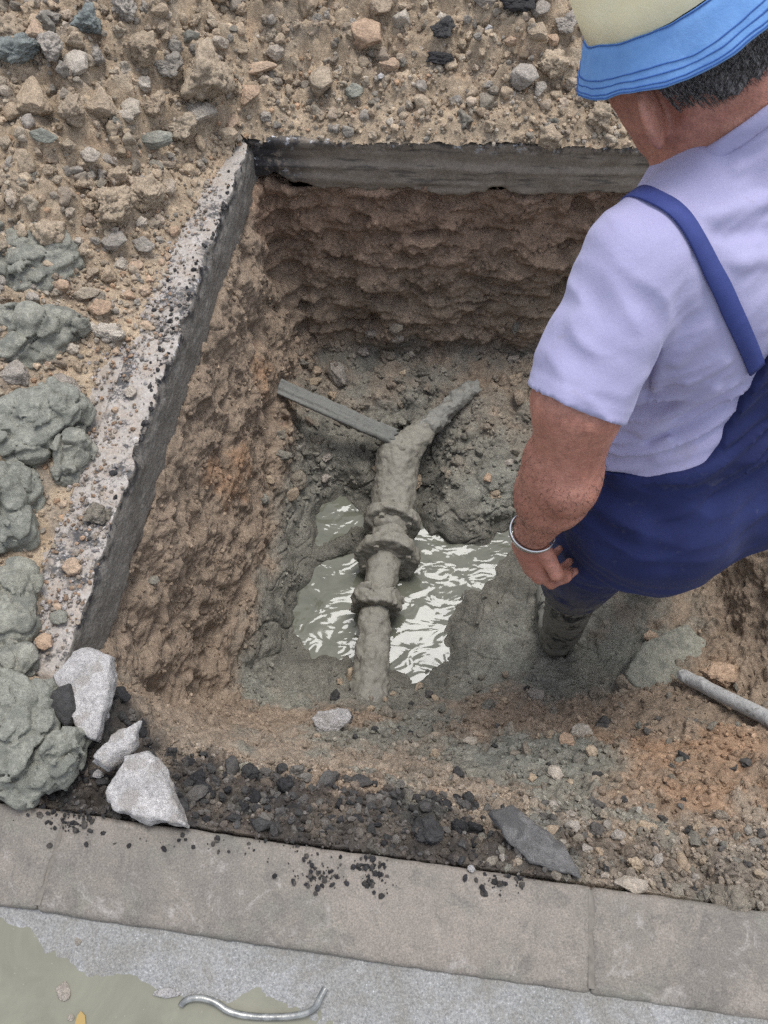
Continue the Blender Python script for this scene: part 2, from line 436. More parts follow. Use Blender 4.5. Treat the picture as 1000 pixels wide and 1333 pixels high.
    o = link('pit', me); tag(o, kind='structure')
    return V2, normals(me).copy()
PV, PN = build_pit()

# ---- pavement ------------------------------------------------------------
def concrete_mat(name, base, dirt, agg=1.0, soil=None, rough=.85):
    b = NB(name); p = b.geo()
    n0 = b.noise(p, 5, 5, .6); n1 = b.noise(p, 28, 6, .65); n2 = b.noise(p, 170, 4, .7); v = b.vor(p, 140); v2 = b.vor(p, 330)
    c = b.mix(b.ramp(n0, [(.35, 0), (.68, 1)]), base, dirt)
    c = b.mix(1.0, c, b.ramp(n1, [(.25, .72), (.75, 1.2)]), 'MULTIPLY')
    c = b.mix(1.0, c, b.ramp(n2, [(.25, .72), (.75, 1.22)]), 'MULTIPLY')
    c = b.mix(b.math('MULTIPLY', b.ramp(v, [(.08, 1), (.2, 0)]), .35 * agg), c, (.5, .48, .46))
    c = b.mix(b.math('MULTIPLY', b.ramp(v2, [(.06, 1), (.16, 0)]), .4 * agg), c, (.07, .068, .065))
    if soil: c = b.mix(b.ramp(b.noise(p, 11, 6, .7), [(.5, 0), (.66, .85)]), c, soil)
    h = b.math('ADD', b.math('MULTIPLY', v, -.7), n2)
    nb = b.bump(h, .55 * agg, .004); nb = b.bump(n1, .4, .006, nb)
    return b.fin(c, rough, nb, .35)
M_pave = concrete_mat('footway_surface', (.39, .355, .32), (.32, .285, .25), 1.0, (.27, .22, .17))
def slab_face_mat():
    b = NB('cut_slab_face'); p = b.geo(); sep = b.n('ShaderNodeSeparateXYZ'); b.L(p, sep.inputs[0])
    nz = b.n('ShaderNodeSeparateXYZ'); b.L(b.n('ShaderNodeNewGeometry').outputs['Normal'], nz.inputs[0])
    n1 = b.noise(p, 16, 6, .65); n2 = b.noise(p, 120, 5, .7); v = b.vor(p, 110)
    face = b.mix(b.ramp(n1, [(.35, 0), (.65, 1)]), (.135, .122, .105), (.195, .178, .155))
    face = b.mix(b.math('MULTIPLY', b.ramp(v, [(.07, 1), (.2, 0)]), .6), face, (.26, .25, .24))
    bit = b.ramp(b.noise(p, 30, 6, .75), [(.50, 0), (.56, 1)])
    hi = b.ramp(sep.outputs['Z'], [(.0, 0), (1.0, 1)])
    zt = b.math('MULTIPLY_ADD', sep.outputs['Z'], 22.0); zt.node.inputs[2].default_value = 1.15
    bit = b.math('MULTIPLY', bit, b.math('MINIMUM', b.math('MAXIMUM', zt, 0.0), 1.0))
    top = b.math('GREATER_THAN', nz.outputs['Z'], .75)
    c = b.mix(bit, face, (.022, .021, .024))
    tc = b.mix(b.ramp(n1, [(.3, 0), (.7, 1)]), (.385, .35, .315), (.30, .265, .23))
    tc = b.mix(b.ramp(b.noise(p, 9, 7, .85), [(.50, 0), (.54, .95)]), tc, (.045, .043, .044))
    tc = b.mix(b.ramp(b.noise(p, 24, 5, .7), [(.48, 0), (.6, .8)]), tc, (.33, .275, .225))
    c = b.mix(top, c, tc)
    pale = b.math('MULTIPLY', b.ramp(b.noise(p, 55, 5, .8), [(.62, 0), (.68, 1)]), b.math('MINIMUM', b.math('MAXIMUM', zt, 0.0), 1.0))
    c = b.mix(pale, c, (.55, .55, .56))
    c = b.mix(1.0, c, b.ramp(n2, [(.28, .7), (.72, 1.3)]), 'MULTIPLY')
    nb = b.bump(n2, .5, .006); nb = b.bump(v, .35, .004, nb)
    return b.fin(c, b.ramp(n1, [(.3, .42), (.7, .75)]), nb, .45)
M_face = slab_face_mat()

def kerbw(s, n):  # along kerb, towards the pit
    e = np.array([.9915, -.1300]); nn = np.array([.1300, .9915])
    return np.array([0, .152]) + e * s + nn * n
def pave_sheet():
    a = LA - LN * .09; b_ = LB - LN * .09 + LE * .05
    k0 = kerbw(-8, 0); k1 = kerbw(8, 0)
    ka = np.array([-.66, y_kerb(-.66)]); kl = kerbw(-8, 0); kc = np.array([1.33, y_kerb(1.33)])
    far_l = np.array([b_[0], 2.02]); far_r = np.array([1.33, 1.98])
    a2 = np.array([-.66, .42])
    P = [kl, ka, a2, a, b_, far_l, far_r, kc, kerbw(8, 0), (9, 9), (-9, 9)]
    V = [(x, y, -.003) for x, y in P]
    bm = bmesh.new(); vs_ = [bm.verts.new(v) for v in V]
    for f in ([0, 1, 2, 3, 4, 5, 10], [10, 5, 6, 9], [9, 6, 7, 8]): bm.faces.new([vs_[i] for i in f])
    low = {i: bm.verts.new((V[i][0], V[i][1], -.18)) for i in range(1, 8)}
    for i in range(1, 7): bm.faces.new([vs_[i], vs_[i + 1], low[i + 1], low[i]])
    me = bpy.data.meshes.new('pavement'); bm.normal_update(); bm.to_mesh(me); bm.free(); me.materials.append(M_pave)
    return tag(link('pavement', me), kind='structure')
pave = pave_sheet()

def left_edge_fn(P):
    s = (P[:, 0] - LA[0]) * LE[0] + (P[:, 1] - LA[1]) * LE[1]; d = d_left(P[:, 0], P[:, 1]); z = P[:, 2]
    nz = fbm(P, .05, 3, 201); nl = vnoise(P, .25, 202)
    sp = np.stack([s * .35, d, z], 1); streak = vnoise(sp, .012, 203)
    chip = np.clip(fbm(P, .045, 3, 205) + .25, 0, 1) * sstep(-.05, -.005, z) * .016
    f = np.maximum(d - nz * .0025 - streak * .0018 - nl * .004 + chip, -(d + .11))
    f = smax(f, z - nz * .002 - .0, .010)
    f = smax(f, -(z + SLAB - .006 + nz * .012), .008)
    f = np.maximum(f, -(s - .0 - (z + .0) * .55 - nz * .02 - .03 * vnoise(P, .06, 208) + .02))
    return np.maximum(f, s - LLEN - .05)
me = sdf_mesh('cut_edge', left_edge_fn, (-.75, .40, -.19), (-.30, 2.02, .02), .0052, M_face)
link('cut_edge', me, pave)['label'] = 'left sawn edge of the slab smeared with bitumen'
def far_edge_fn(P):
    d = y_far(P[:, 0]) - P[:, 1]; z = P[:, 2]; x = P[:, 0]
    nz = fbm(P, .06, 4, 301); nl = vnoise(P, .22, 302)
    led = -.066 + .012 * vnoise(P * np.array([1, 0, 0]), .13, 303)
    step = sstep(led - .006, led + .006, z) * .010 + sstep(-.115, -.10, z + nl * .01) * .004
    lay = vnoise(P, (.3, .3, .016), 305) * .004
    f = np.maximum(d - .0 + step - nz * .0035 - lay - nl * .005, -(d + .11))
    f = smax(f, z - nz * .003, .010)
    bot = SLAB - .012 + .028 * fbm(P * np.array([1, .3, 0]), .12, 4, 307) - .035 * sstep(-.1, -.36, x)
    f = smax(f, -(z + bot), .006)
    return np.maximum(f, np.maximum(-(x + .42), x - 1.36))
me = sdf_mesh('cut_edge', far_edge_fn, (-.46, 1.80, -.22), (1.38, 2.08, .02), .0055, None)
b = NB('cut_slab_mud_smear'); p = b.geo()
sep = b.n('ShaderNodeSeparateXYZ'); b.L(p, sep.inputs[0])
n1 = b.noise(p, 14, 6, .65); n2 = b.noise(p, 110, 5, .7)
mp = b.n('ShaderNodeMapping'); mp.inputs['Scale'].default_value = (9, 9, 70); b.L(p, mp.inputs[0])
ns = b.noise(mp.outputs[0], 1.0, 5, .6)
c = b.mix(b.ramp(n1, [(.3, 0), (.68, 1)]), (.170, .136, .104), (.240, .198, .154))
c = b.mix(b.ramp(ns, [(.56, 0), (.64, .8)]), c, (.085, .075, .063))
zt = b.math('MULTIPLY_ADD', sep.outputs['Z'], 26.0); zt.node.inputs[2].default_value = 1.0
zt = b.math('MINIMUM', b.math('MAXIMUM', zt, 0.0), 1.0)
c = b.mix(b.math('MULTIPLY', b.ramp(b.noise(p, 40, 6, .75), [(.5, 0), (.57, .9)]), zt), c, (.026, .025, .028))
xl = b.math('MULTIPLY_ADD', sep.outputs['X'], -9.0); xl.node.inputs[2].default_value = -1.75
xl = b.math('MINIMUM', b.math('MAXIMUM', xl, 0.0), 1.0)
c = b.mix(b.math('MULTIPLY', b.ramp(b.noise(p, 22, 5, .7), [(.4, 0), (.5, .95)]), xl), c, (.020, .019, .022))
pal = b.math('MULTIPLY', b.ramp(b.noise(p, 34, 6, .8), [(.56, 0), (.62, 1)]), b.math('POWER', zt, 1.5))
c = b.mix(pal, c, (.55, .56, .58))
c = b.mix(b.math('MULTIPLY', b.ramp(b.noise(p, 26, 5, .8), [(.62, 0), (.67, 1)]), xl), c, (.55, .56, .58))
c = b.mix(1.0, c, b.ramp(n2, [(.28, .75), (.72, 1.25)]), 'MULTIPLY')
M_far = b.fin(c, b.ramp(n1, [(.3, .45), (.7, .8)]), b.bump(n2, .5, .005), .4)
me.materials.append(M_far)
link('cut_edge', me, pave)['label'] = 'far edge of the slab smeared with dark mud'

# ---- kerb, gutter, road ---------------------------------------------------
b = NB('kerb_concrete'); p = b.geo()
n0 = b.noise(p, 4.5, 5, .6); n1 = b.noise(p, 30, 6, .65); n2 = b.noise(p, 230, 4, .7)
c = b.mix(b.ramp(n0, [(.3, 0), (.7, 1)]), (.225, .192, .160), (.165, .146, .122))
c = b.mix(b.ramp(b.noise(p, 3.2, 6, .7, .8), [(.5, 0), (.62, .5)]), c, (.115, .105, .092))
c = b.mix(b.ramp(b.noise(p, 9, 4, .6), [(.55, 0), (.75, .6)]), c, (.165, .168, .135))
c = b.mix(1.0, c, b.ramp(n1, [(.25, .78), (.75, 1.18)]), 'MULTIPLY')
c = b.mix(1.0, c, b.ramp(n2, [(.25, .82), (.75, 1.15)]), 'MULTIPLY')
c = b.mix(b.math('MULTIPLY', b.ramp(b.vor(p, 260), [(.05, 1), (.13, 0)]), b.ramp(b.noise(p, 18, 2), [(.52, 0), (.62, .8)])), c, (.06, .055, .05))
c = b.mix(b.math('MULTIPLY', b.ramp(b.vor(p, 330), [(.05, 1), (.12, 0)]), .45), c, (.45, .43, .41))
c = b.mix(b.ramp(b.noise(p, 26, 7, .8, .6), [(.52, 0), (.62, .55)]), c, (.10, .09, .078))
c = b.mix(b.ramp(b.noise(p, 15, 7, .8, 1.2), [(.56, 0), (.66, .6)]), c, (.30, .275, .25))
c = b.mix(1.0, c, b.ramp(b.noise(p, 420, 3, .8), [(.3, .6), (.7, 1.4)]), 'MULTIPLY')
M_kerb = b.fin(c, b.ramp(n1, [(.3, .6), (.7, .85)]), b.bump(n2, .35, .0025, b.bump(n1, .3, .006)), .4)
kerb = empty('kerb', (0, .1, 0)); tag(kerb, kind='structure')
b = NB('joint_dirt'); M_joint = b.fin(b.mix(b.ramp(b.noise(b.geo(), 90, 4), [(.3, 0), (.7, 1)]), (.12, .105, .088), (.19, .168, .142)), .95)
KE = np.array([.9915, -.13]); KN = np.array([.13, .9915])
def stone_fn(s0, s1, seed):
    def fn(P):
        q = P[:, :2] - np.array([0, .152], np.float32); s = q @ KE; n = q @ KN; z = P[:, 2]
        nz = fbm(P, .03, 3, seed); nl = vnoise(P, .2, seed + 1)
        f = smax(n + nz * .002 - .0, -(n + .146) + nz * .002, .012)
        f = smax(f, z + .0 - nl * .0025 - nz * .0012 + .10 * np.maximum(-n - .11, 0), .011)
        f = smax(f, np.maximum(s0 + .0001 - s, s - s1 + .0001) + nz * .0006, .0015)
        return np.maximum(f, -(z + .14))
    return fn
for k, (s0, s1) in enumerate([(-1.35, -.52), (-.52, .325), (.325, 1.17)]):
    m0 = np.minimum(kerbw(s0, -.16), kerbw(s1, -.16)); m1 = np.maximum(kerbw(s0, .02), kerbw(s1, .02))
    me = sdf_mesh('kerb_stone', stone_fn(s0, s1, 400 + 10 * k), (min(m0[0], m1[0]) - .04, min(m0[1], m1[1]) - .02, -.16),
                  (max(m0[0], m1[0]) + .04, max(m0[1], m1[1]) + .02, .02), .0055, M_kerb)
    child('kerb_stone', me, kerb)
for sj in (-.52, .325):
    P4 = [kerbw(sj - .0045, -.138), kerbw(sj + .0045, -.138), kerbw(sj + .0045, -.006), kerbw(sj - .0045, -.006)]
    V = [(x, y, z) for z in (-.05, -.0022) for x, y in P4]
    child('joint_filling', mesh_np('joint_filling', V, [[3, 2, 1, 0], [4, 5, 6, 7]] + [[i, (i + 1) % 4, 4 + (i + 1) % 4, 4 + i] for i in range(4)], M_joint, False), kerb)
# gutter + road as one receding sheet, fine near the camera
GZ = .028
gut = rbf(pc([(px, py, z + GZ) for px, py, z in [(0,1192,-.050),(30,1200,-.050),(62,1236,-.050),(112,1266,-.050),(232,1291,-.050),(300,1302,-.050),(420,1316,-.050),(470,1335,-.050),
              (60,1300,-.060),(150,1320,-.060),(300,1333,-.058),(0,1240,-.058),(0,1333,-.066),
              (40,1180,-.047),(150,1240,-.045),(250,1260,-.044),(450,1290,-.045),(600,1300,-.042),(800,1310,-.040),(1000,1333,-.038),(1050,1333,-.038)]])
          + [(-.98, .0, -.016), (-1.0, -.3, -.012), (-.6, -.30, -.014), (-.3, -.26, -.014), (0, -.20, -.014), (.3, -.25, -.012), (1.2, -.4, -.012), (1.3, -.2, -.010), (-1.0, .25, -.014)], 1e-5)
st = .0060; xs = np.arange(-1.0, 1.0, st); ys = np.arange(-.40, .30, st)
X, Y = np.meshgrid(xs, ys, indexing='ij'); V = np.stack([X.ravel(), Y.ravel(), gut(X, Y).ravel()], 1)
kn = (V[:, :2] - [0, .152]) @ KN
V[:, 2] += fbm(V * [1, 1, 0], .05, 4, 77) * .0014 + (.5 - worley(V * [1, 1, 0], .013, 78)) * .0012
idx = np.arange(X.size).reshape(X.shape)
F = np.stack([idx[:-1, :-1], idx[1:, :-1], idx[1:, 1:], idx[:-1, 1:]], -1).reshape(-1, 4)
F = F[kn[F].max(1) < -.10]
b = NB('gutter_concrete'); p = b.geo()
n0 = b.noise(p, 6, 5, .6); n1 = b.noise(p, 40, 5, .65); n2 = b.noise(p, 210, 4, .75); v = b.vor(p, 150)
c = b.mix(b.ramp(n0, [(.3, 0), (.7, 1)]), (.28, .275, .268), (.205, .20, .185))
c = b.mix(1.0, c, b.ramp(n2, [(.28, .6), (.72, 1.3)]), 'MULTIPLY')
c = b.mix(b.math('MULTIPLY', b.ramp(v, [(.08, 1), (.22, 0)]), .6), c, (.46, .46, .465))
c = b.mix(b.ramp(b.noise(p, 9, 6, .75, .8), [(.48, 0), (.62, .7)]), c, (.17, .155, .13))
c = b.mix(1.0, c, b.ramp(b.noise(p, 330, 3, .8), [(.3, .6), (.7, 1.4)]), 'MULTIPLY')
M_gut = b.fin(c, .62, b.bump(n2, .6, .004), .5)
me = mesh_np('gutter', V, F.astype(np.int32), M_gut)
tag(link('gutter', me), kind='structure')
# the ground sheet stops short of the pit so nothing crosses it
P = [(-200, -200), (200, -200), (200, 200), (-200, 200), (-2.5, -1.0), (2.5, -1.0), (2.5, 4.0), (-2.5, 4.0)]
me = mesh_np('road', [(x, y, -.055) for x, y in P], [[0, 1, 5, 4], [1, 2, 6, 5], [2, 3, 7, 6], [3, 0, 4, 7]], None, False)
M_road = concrete_mat('road_asphalt', (.06, .058, .056), (.075, .07, .066), .5)
me.materials.append(M_road); tag(link('road', me), kind='structure')
me = mesh_np('road_verge', [(-2.6, -1.1, -.050), (2.6, -1.1, -.050), (2.6, -.36, -.050), (-2.6, -.36, -.050), (-2.6, .6, -.050), (-.97, -.36, -.050), (-.97, .30, -.050), (.97, -.36, -.050), (.97, .05, -.050), (2.6, -.2, -.050)],
             [[0, 1, 2, 3], [3, 5, 6, 4], [7, 2, 9, 8]], M_road, False)
tag(link('road', me), kind='structure')

# ---- water ----------------------------------------------------------------
def water_mat(name, col, sc, strength, dist=.01, rough=.06):
    b = NB(name); p = b.geo()
    mp = b.n('ShaderNodeMapping'); b.L(p, mp.inputs[0]); mp.inputs['Rotation'].default_value = (0, 0, .7); mp.inputs['Scale'].default_value = (1, 1.6, 1)
    n1 = b.noise(mp.outputs[0], sc, 2, .45, .6); n2 = b.noise(p, sc * .35, 2, .5)
    c = b.mix(b.ramp(b.noise(p, 7, 6, .65, .8), [(.35, 0), (.65, 1)]), col, [x * .74 for x in col])
    c = b.mix(b.ramp(b.vor(p, 70), [(.03, .5), (.07, 0)]), c, (.34, .33, .28))
    nb = b.bump(n1, strength, dist); nb = b.bump(n2, strength, dist * 1.6, nb)
    b.b.inputs['IOR'].default_value = 1.38
    return b.fin(c, rough, nb, .5)
M_water = water_mat('muddy_water', (.150, .152, .118), 12, .42, .015)
def sheet(name, lo, hi, z, step, mat):
    xs = np.arange(lo[0], hi[0], step); ys = np.arange(lo[1], hi[1], step)
    X, Y = np.meshgrid(xs, ys, indexing='ij'); V = np.stack([X.ravel(), Y.ravel(), np.full(X.size, z)], 1)
    i = np.arange(X.size).reshape(X.shape)
    F = np.stack([i[:-1, :-1], i[1:, :-1], i[1:, 1:], i[:-1, 1:]], -1).reshape(-1, 4)
    return mesh_np(name, V, F.astype(np.int32), mat)
tag(link('water', sheet('water', (-.38, .68), (.50, 1.42), WATER, .02, M_water)), kind='structure')
M_puddle = water_mat('puddle_water', (.205, .198, .150), 9, .12, .01, .03)
tag(link('puddle', sheet('puddle', (-.99, -.32), (.20, .30), -.0505 + GZ, .05, M_puddle)), kind='structure')
# puddle sheet only where it lies in front of the kerb
pm = bpy.data.objects['puddle'].data
bm = bmesh.new(); bm.from_mesh(pm)
bmesh.ops.bisect_plane(bm, geom=bm.verts[:] + bm.edges[:] + bm.faces[:], plane_co=(*kerbw(0, -.10), 0), plane_no=(KN[0], KN[1], 0), clear_outer=True)
bm.to_mesh(pm); bm.free()

# ---- spoil heap ------------------------------------------------------------
heap_f = rbf(pc([(360,168,.012),(450,170,.02),(560,178,.02),(700,185,.02),(820,185,.02),(950,190,.02),
    (400,120,.05),(500,120,.07),(600,130,.06),(720,120,.07),(800,140,.05),(900,100,.10),(1000,150,.06),
    (350,60,.13),(450,50,.14),(550,50,.14),(700,40,.16),(350,0,.20),(500,0,.20),(700,0,.22),(1000,0,.22),
    (310,150,.05),(270,110,.14),(200,110,.18),(120,120,.22),(50,140,.22),(10,60,.30),(100,20,.30),(220,20,.26),
    (200,180,.10),(120,190,.16),(40,200,.20),(270,185,.04),(290,200,.012),(255,230,.015),
    (100,240,.13),(30,250,.18),(160,260,.09),(210,290,.025),(235,285,.008),(60,290,.13),(150,290,.08),(190,320,.015),
    (150,340,.03),(210,350,.004),(170,400,.004),(195,430,.002),(110,380,.04),(120,430,.02),(150,470,-.008),
    (30,340,.07),(30,450,.05),(20,560,.05),(100,520,.004),(130,560,-.010),(110,650,-.010),(70,640,.004),(20,660,.03),(60,720,-.006),(90,800,-.012),(50,840,-.012),(10,790,.02),
    (20,900,.03),(80,960,.01),(10,1000,.02),(60,1020,.0),(120,850,-.02),(60,870,-.012)])
    + [(-1.6, 3.1, .5), (0, 3.1, .45), (1.6, 3.1, .4), (-1.6, 2.2, .38), (-1.5, 1.3, .15), (-1.5, .6, .08), (1.6, 2.3, .2), (-1.2, .3, .03), (.8, 2.5, .28)])
def build_heap():
    st = .0050
    xs = np.arange(-1.45, 1.40, st); ys = np.arange(.22, 2.95, st)
    X, Y = np.meshgrid(xs, ys, indexing='ij'); Z = heap_f(X, Y)
    V = np.stack([X.ravel(), Y.ravel(), Z.ravel()], 1)
    dl = d_left(V[:, 0], V[:, 1]); df = V[:, 1] - y_far(V[:, 0]); dk = V[:, 1] - y_kerb(V[:, 0])
    inside = np.minimum(np.where(df > 0, 9, -9), 9)
    edge = np.where(df > 0, df, np.where(dl < 0, -dl, -1.0))            # distance to the cut, positive on the slab
    edge = np.where((df > 0) & (dl < 0), np.hypot(df, dl), edge)
    amp = sstep(0, .09, V[:, 2])
    P = V.copy()
    w1 = worley(P, .085, 11); w2 = worley(P, .040, 12); w3 = worley(P, .020, 13); w4 = worley(P, .010, 24)
    V[:, 2] += (.1 + .9 * amp) * ((.55 - w1) * .060 + fbm(P, .12, 4, 14) * .028) + (.25 + .75 * amp) * ((.5 - w2) * .038 * sstep(-.4, .3, fbm(P, .1, 2, 33)) + (.5 - w3) * .020 + (.5 - w4) * .008)
    V[:, 2] -= sstep(.05, .0, edge + fbm(P, .05, 2, 15) * .012) * .05 * (1 - .75 * (df > 0))
    V[:, 2] -= sstep(.05, .0, dk) * .06
    rim = np.minimum(np.minimum(1.40 - V[:, 0], V[:, 0] + 1.45), 2.95 - V[:, 1])
    V[:, 2] -= sstep(.35, .0, rim + fbm(P, .15, 2, 25) * .06) * (np.maximum(V[:, 2], 0) + .02)
    ok = (edge > .004) & (V[:, 2] > -.006) & (dk > .0)
    idx = np.arange(X.size).reshape(X.shape)
    F = np.stack([idx[:-1, :-1], idx[1:, :-1], idx[1:, 1:], idx[:-1, 1:]], -1).reshape(-1, 4)
    F = F[ok[F].all(1)]
    used = np.zeros(len(V), bool); used[F.ravel()] = True; rm = np.cumsum(used) - 1
    V = V[used]; F = rm[F]
    big = fbm(V, .2, 4, 16); mid = fbm(V, .06, 3, 18)
    C = np.array([.46, .355, .245]) * (1 + .16 * big[:, None] + .12 * mid[:, None])
    gcl = sstep(.1, .5, fbm(V + 9, .13, 3, 19)); C = C * (1 - .35 * gcl[:, None]) + .35 * gcl[:, None] * np.array([.36, .315, .25])
    orn = sstep(.35, .6, fbm(V + 20, .09, 3, 20)); C = C * (1 - .4 * orn[:, None]) + .4 * orn[:, None] * np.array([.46, .31, .20])
    dkm = sstep(.35, .7, fbm(V + 40, .11, 3, 23)); C = C * (1 - .55 * dkm[:, None]) + .55 * dkm[:, None] * np.array([.22, .195, .165])
    me = mesh_np('spoil_heap', V, F.astype(np.int32))
    vcol(me, 'soil', np.clip(C, .01, .8)); vfloat(me, 'wet', np.zeros(len(V)))
    me.materials.append(bpy.data.materials['earth'])
    tag(link('spoil_heap', me), kind='structure')
    return V, normals(me).copy()
HV, HN = build_heap()

# ================================================================== PERSON
def nrm(v): v = np.asarray(v, float); return v / np.linalg.norm(v)
BO = np.array([.545, .775, .15])            # between the hip joints
BNK = np.array([.445, .905, .715])          # base of the neck
BU = nrm(BNK - BO); BF = np.array([-.45, .89, 0.]); BF = nrm(BF - BU * (BF @ BU)); BL = np.cross(BU, BF)
TL = float(np.linalg.norm(BNK - BO))
def bw(l, f, u): return BO + BL * l + BF * f + BU * u
def bl(P):
    q = P - BO.astype(np.float32); return q @ BL.astype(np.float32), q @ BF.astype(np.float32), q @ BU.astype(np.float32)
SHL = att(832, 340, .985); ELB = np.array([.259, .612, .395]); WRL = np.array([.256, .652, .140])
SHR = bw(-.195, .0, TL - .045); ELR = SHR + np.array([.05, .10, -.29]); WRR = ELR + np.array([-.10, .17, -.16])
CUFF = att(747, 524, 1.045)
U_ = np.array([-.12, .0, .08, .16, .26, .36, .44, .50, .55, .60])
A_ = np.array([.150, .178, .182, .178, .176, .184, .190, .172, .110, .060])
B_ = np.array([.110, .128, .140, .146, .140, .132, .122, .100, .076, .060])
C_ = np.array([.00, .0, .018, .026, .022, .006, -.008, -.012, .000, .012])
def torso(P, grow=0.0):
    l, f, u = bl(P)
    a = np.interp(u, U_, A_) + grow; b_ = np.interp(u, U_, B_) + grow; c = np.interp(u, U_, C_)
    q = (np.abs(l / a) ** 2.3 + np.abs((f - c) / b_) ** 2.3) ** (1 / 2.3)
    d = (q - 1) * np.minimum(a, b_) * .95
    d = np.maximum(d, np.maximum(-(u + .12), u - .60))
    # shoulder girdle
    d = smin(d, rcone(P, bw(.04, -.02, TL - .035), SHL + BU * .0, .056 + grow, .060 + grow), .05)
    d = smin(d, rcone(P, bw(-.04, -.015, TL - .015), SHR, .062 + grow, .066 + grow), .05)
    d = smin(d, ell(P, bw(.08, -.075, .42), (.085, .05, .11), np.stack([BL, BF, BU])) - grow, .05)
    d = smin(d, ell(P, bw(-.08, -.075, .42), (.085, .05, .11), np.stack([BL, BF, BU])) - grow, .05)
    return d
def arm(P, sh, el, wr, g=0.0, thick=1.0, mid=None):
    mid = sh + (el - sh) * .5 if mid is None else mid
    d = rcone(P, sh, mid, .060 * thick + g, .056 * thick + g)
    d = smin(d, rcone(P, mid, el, .056 * thick + g, .048 * thick + g), .03)
    m = el + (wr - el) * .28
    d = smin(d, rcone(P, el, m, .046 * thick + g, .049 * thick + g), .03)
    d = smin(d, rcone(P, m, wr, .049 * thick + g, .0315 + g), .03)
    return d

# ---- head frame
HC = att(893, 66, .945)
HF = nrm(np.array([-.66, .60, -.62])); HUP = np.array([-.26, -.01, 1.0]); HU = nrm(HUP - HF * (HUP @ HF)); HL = np.cross(HU, HF)
HA = np.stack([HL, HF, HU])
def hw(l, f, u): return HC + HL * l + HF * f + HU * u
def head(P):
    d = ell(P, hw(0, -.012, .030), (.077, .098, .090), HA)
    d = smin(d, ell(P, hw(0, .036, -.035), (.065, .070, .080), HA), .035)
    d = smin(d, ell(P, hw(0, .055, -.085), (.038, .034, .026), HA), .03)                 # chin
    d = smin(d, rcone(P, hw(.050, -.008, -.065), hw(.030, .055, -.090), .020, .018), .025)  # jaw line
    d = smin(d, rcone(P, hw(-.050, -.008, -.065), hw(-.030, .055, -.090), .020, .018), .025)
    d = smin(d, rcone(P, hw(0, .086, .018), hw(0, .108, -.022), .010, .016), .014)       # nose
    d = smin(d, ell(P, hw(.035, .065, -.012), (.022, .02, .016), HA), .02)               # cheeks
    d = smin(d, ell(P, hw(-.035, .065, -.012), (.022, .02, .016), HA), .02)
    for s in (1, -1):
        d = -smin(-d, ell(P, hw(s * .031, .098, .016), (.016, .013, .010), HA), .012)      # eye sockets
        d = smin(d, rcone(P, hw(s * .012, .092, .034), hw(s * .045, .080, .034), .008, .007), .014)   # brow
        e = np.stack([nrm(HL * .45 * s - HF * .9), nrm(HF * .9 * s + HL * .45), HU])
        ear = ell(P, hw(s * .099, -.002, -.016), (.030, .0095, .040), e)
        ear = -smin(-ear, ell(P, hw(s * .109, .008, -.012), (.017, .009, .026), e), .008)
        d = smin(d, ear, .008)
        d = smin(d, ell(P, hw(s * .084, .010, -.042), (.012, .009, .013), HA), .008)     # lobe
    d = smin(d, rcone(P, hw(-.018, .088, -.052), hw(.018, .088, -.052), .007, .007), .008)
    d = smin(d, rcone(P, hw(-.014, .086, -.064), hw(.014, .086, -.064), .007, .007), .006)
    d = np.maximum(d, -rcone(P, hw(-.022, .096, -.058), hw(.022, .096, -.058), .003, .003))
    return d
NECK0 = BNK + BF * .012 - BU * .05
def neck(P):
    d = rcone(P, NECK0, hw(0, -.032, -.050), .074, .062)
    d = smin(d, rcone(P, bw(.0, -.045, TL - .03), hw(0, -.062, -.035), .050, .046), .03)
    d = smin(d, rcone(P, bw(.075, .045, TL - .035), hw(.058, -.030, -.035), .016, .016), .02)   # neck muscle
    d = smin(d, rcone(P, bw(-.075, .045, TL - .035), hw(-.058, -.030, -.035), .016, .016), .02)
    # creases across the side of the neck
    q = (P - NECK0) @ HU.astype(np.float32)
    lat = (P - NECK0) @ HF.astype(np.float32)
    return d + .0013 * np.sin(q * 210 + lat * 120 + 4 * vnoise(P, .05, 888))
# ---- hand
def hand_parts(wr, D, palm, scale=1.0, mirror=1):
    """wr wrist, D pointing direction, palm = direction the palm faces; thumb side = cross"""
    D = nrm(D); palm = nrm(palm - D * (palm @ D)); T = np.cross(D, palm) * mirror
    segs = []; pw = lambda d, t, n: wr + (D * d + T * t + palm * n) * scale
    palm_c = [(pw(.03, .0, .0), pw(.078, .028, .004), .024, .017), (pw(.03, .0, .0), pw(.082, .008, .002), .026, .018),
              (pw(.03, -.004, .0), pw(.080, -.012, .003), .026, .0175), (pw(.03, -.008, .0), pw(.072, -.031, .006), .024, .0165)]
    fing = []
    for (t, d0, L, sp) in ((.029, .082, (.040, .026, .021), .10), (.009, .087, (.044, .029, .022), .03), (-.012, .084, (.041, .027, .021), -.05), (-.031, .076, (.033, .021, .018), -.14)):
        p = pw(d0, t, .004); ang = .55; pts = [p]
        for k, ln in enumerate(L):
            dr = D * math.cos(ang) + palm * math.sin(ang) + T * sp * .6
            p = p + nrm(dr) * ln * scale; pts.append(p); ang += (.95, .75, .5)[k]
        fing.append(pts)
    th = [pw(.022, .026, .010), pw(.052, .050, .018), pw(.078, .048, .038), pw(.092, .036, .054)]
    return palm_c, fing, th
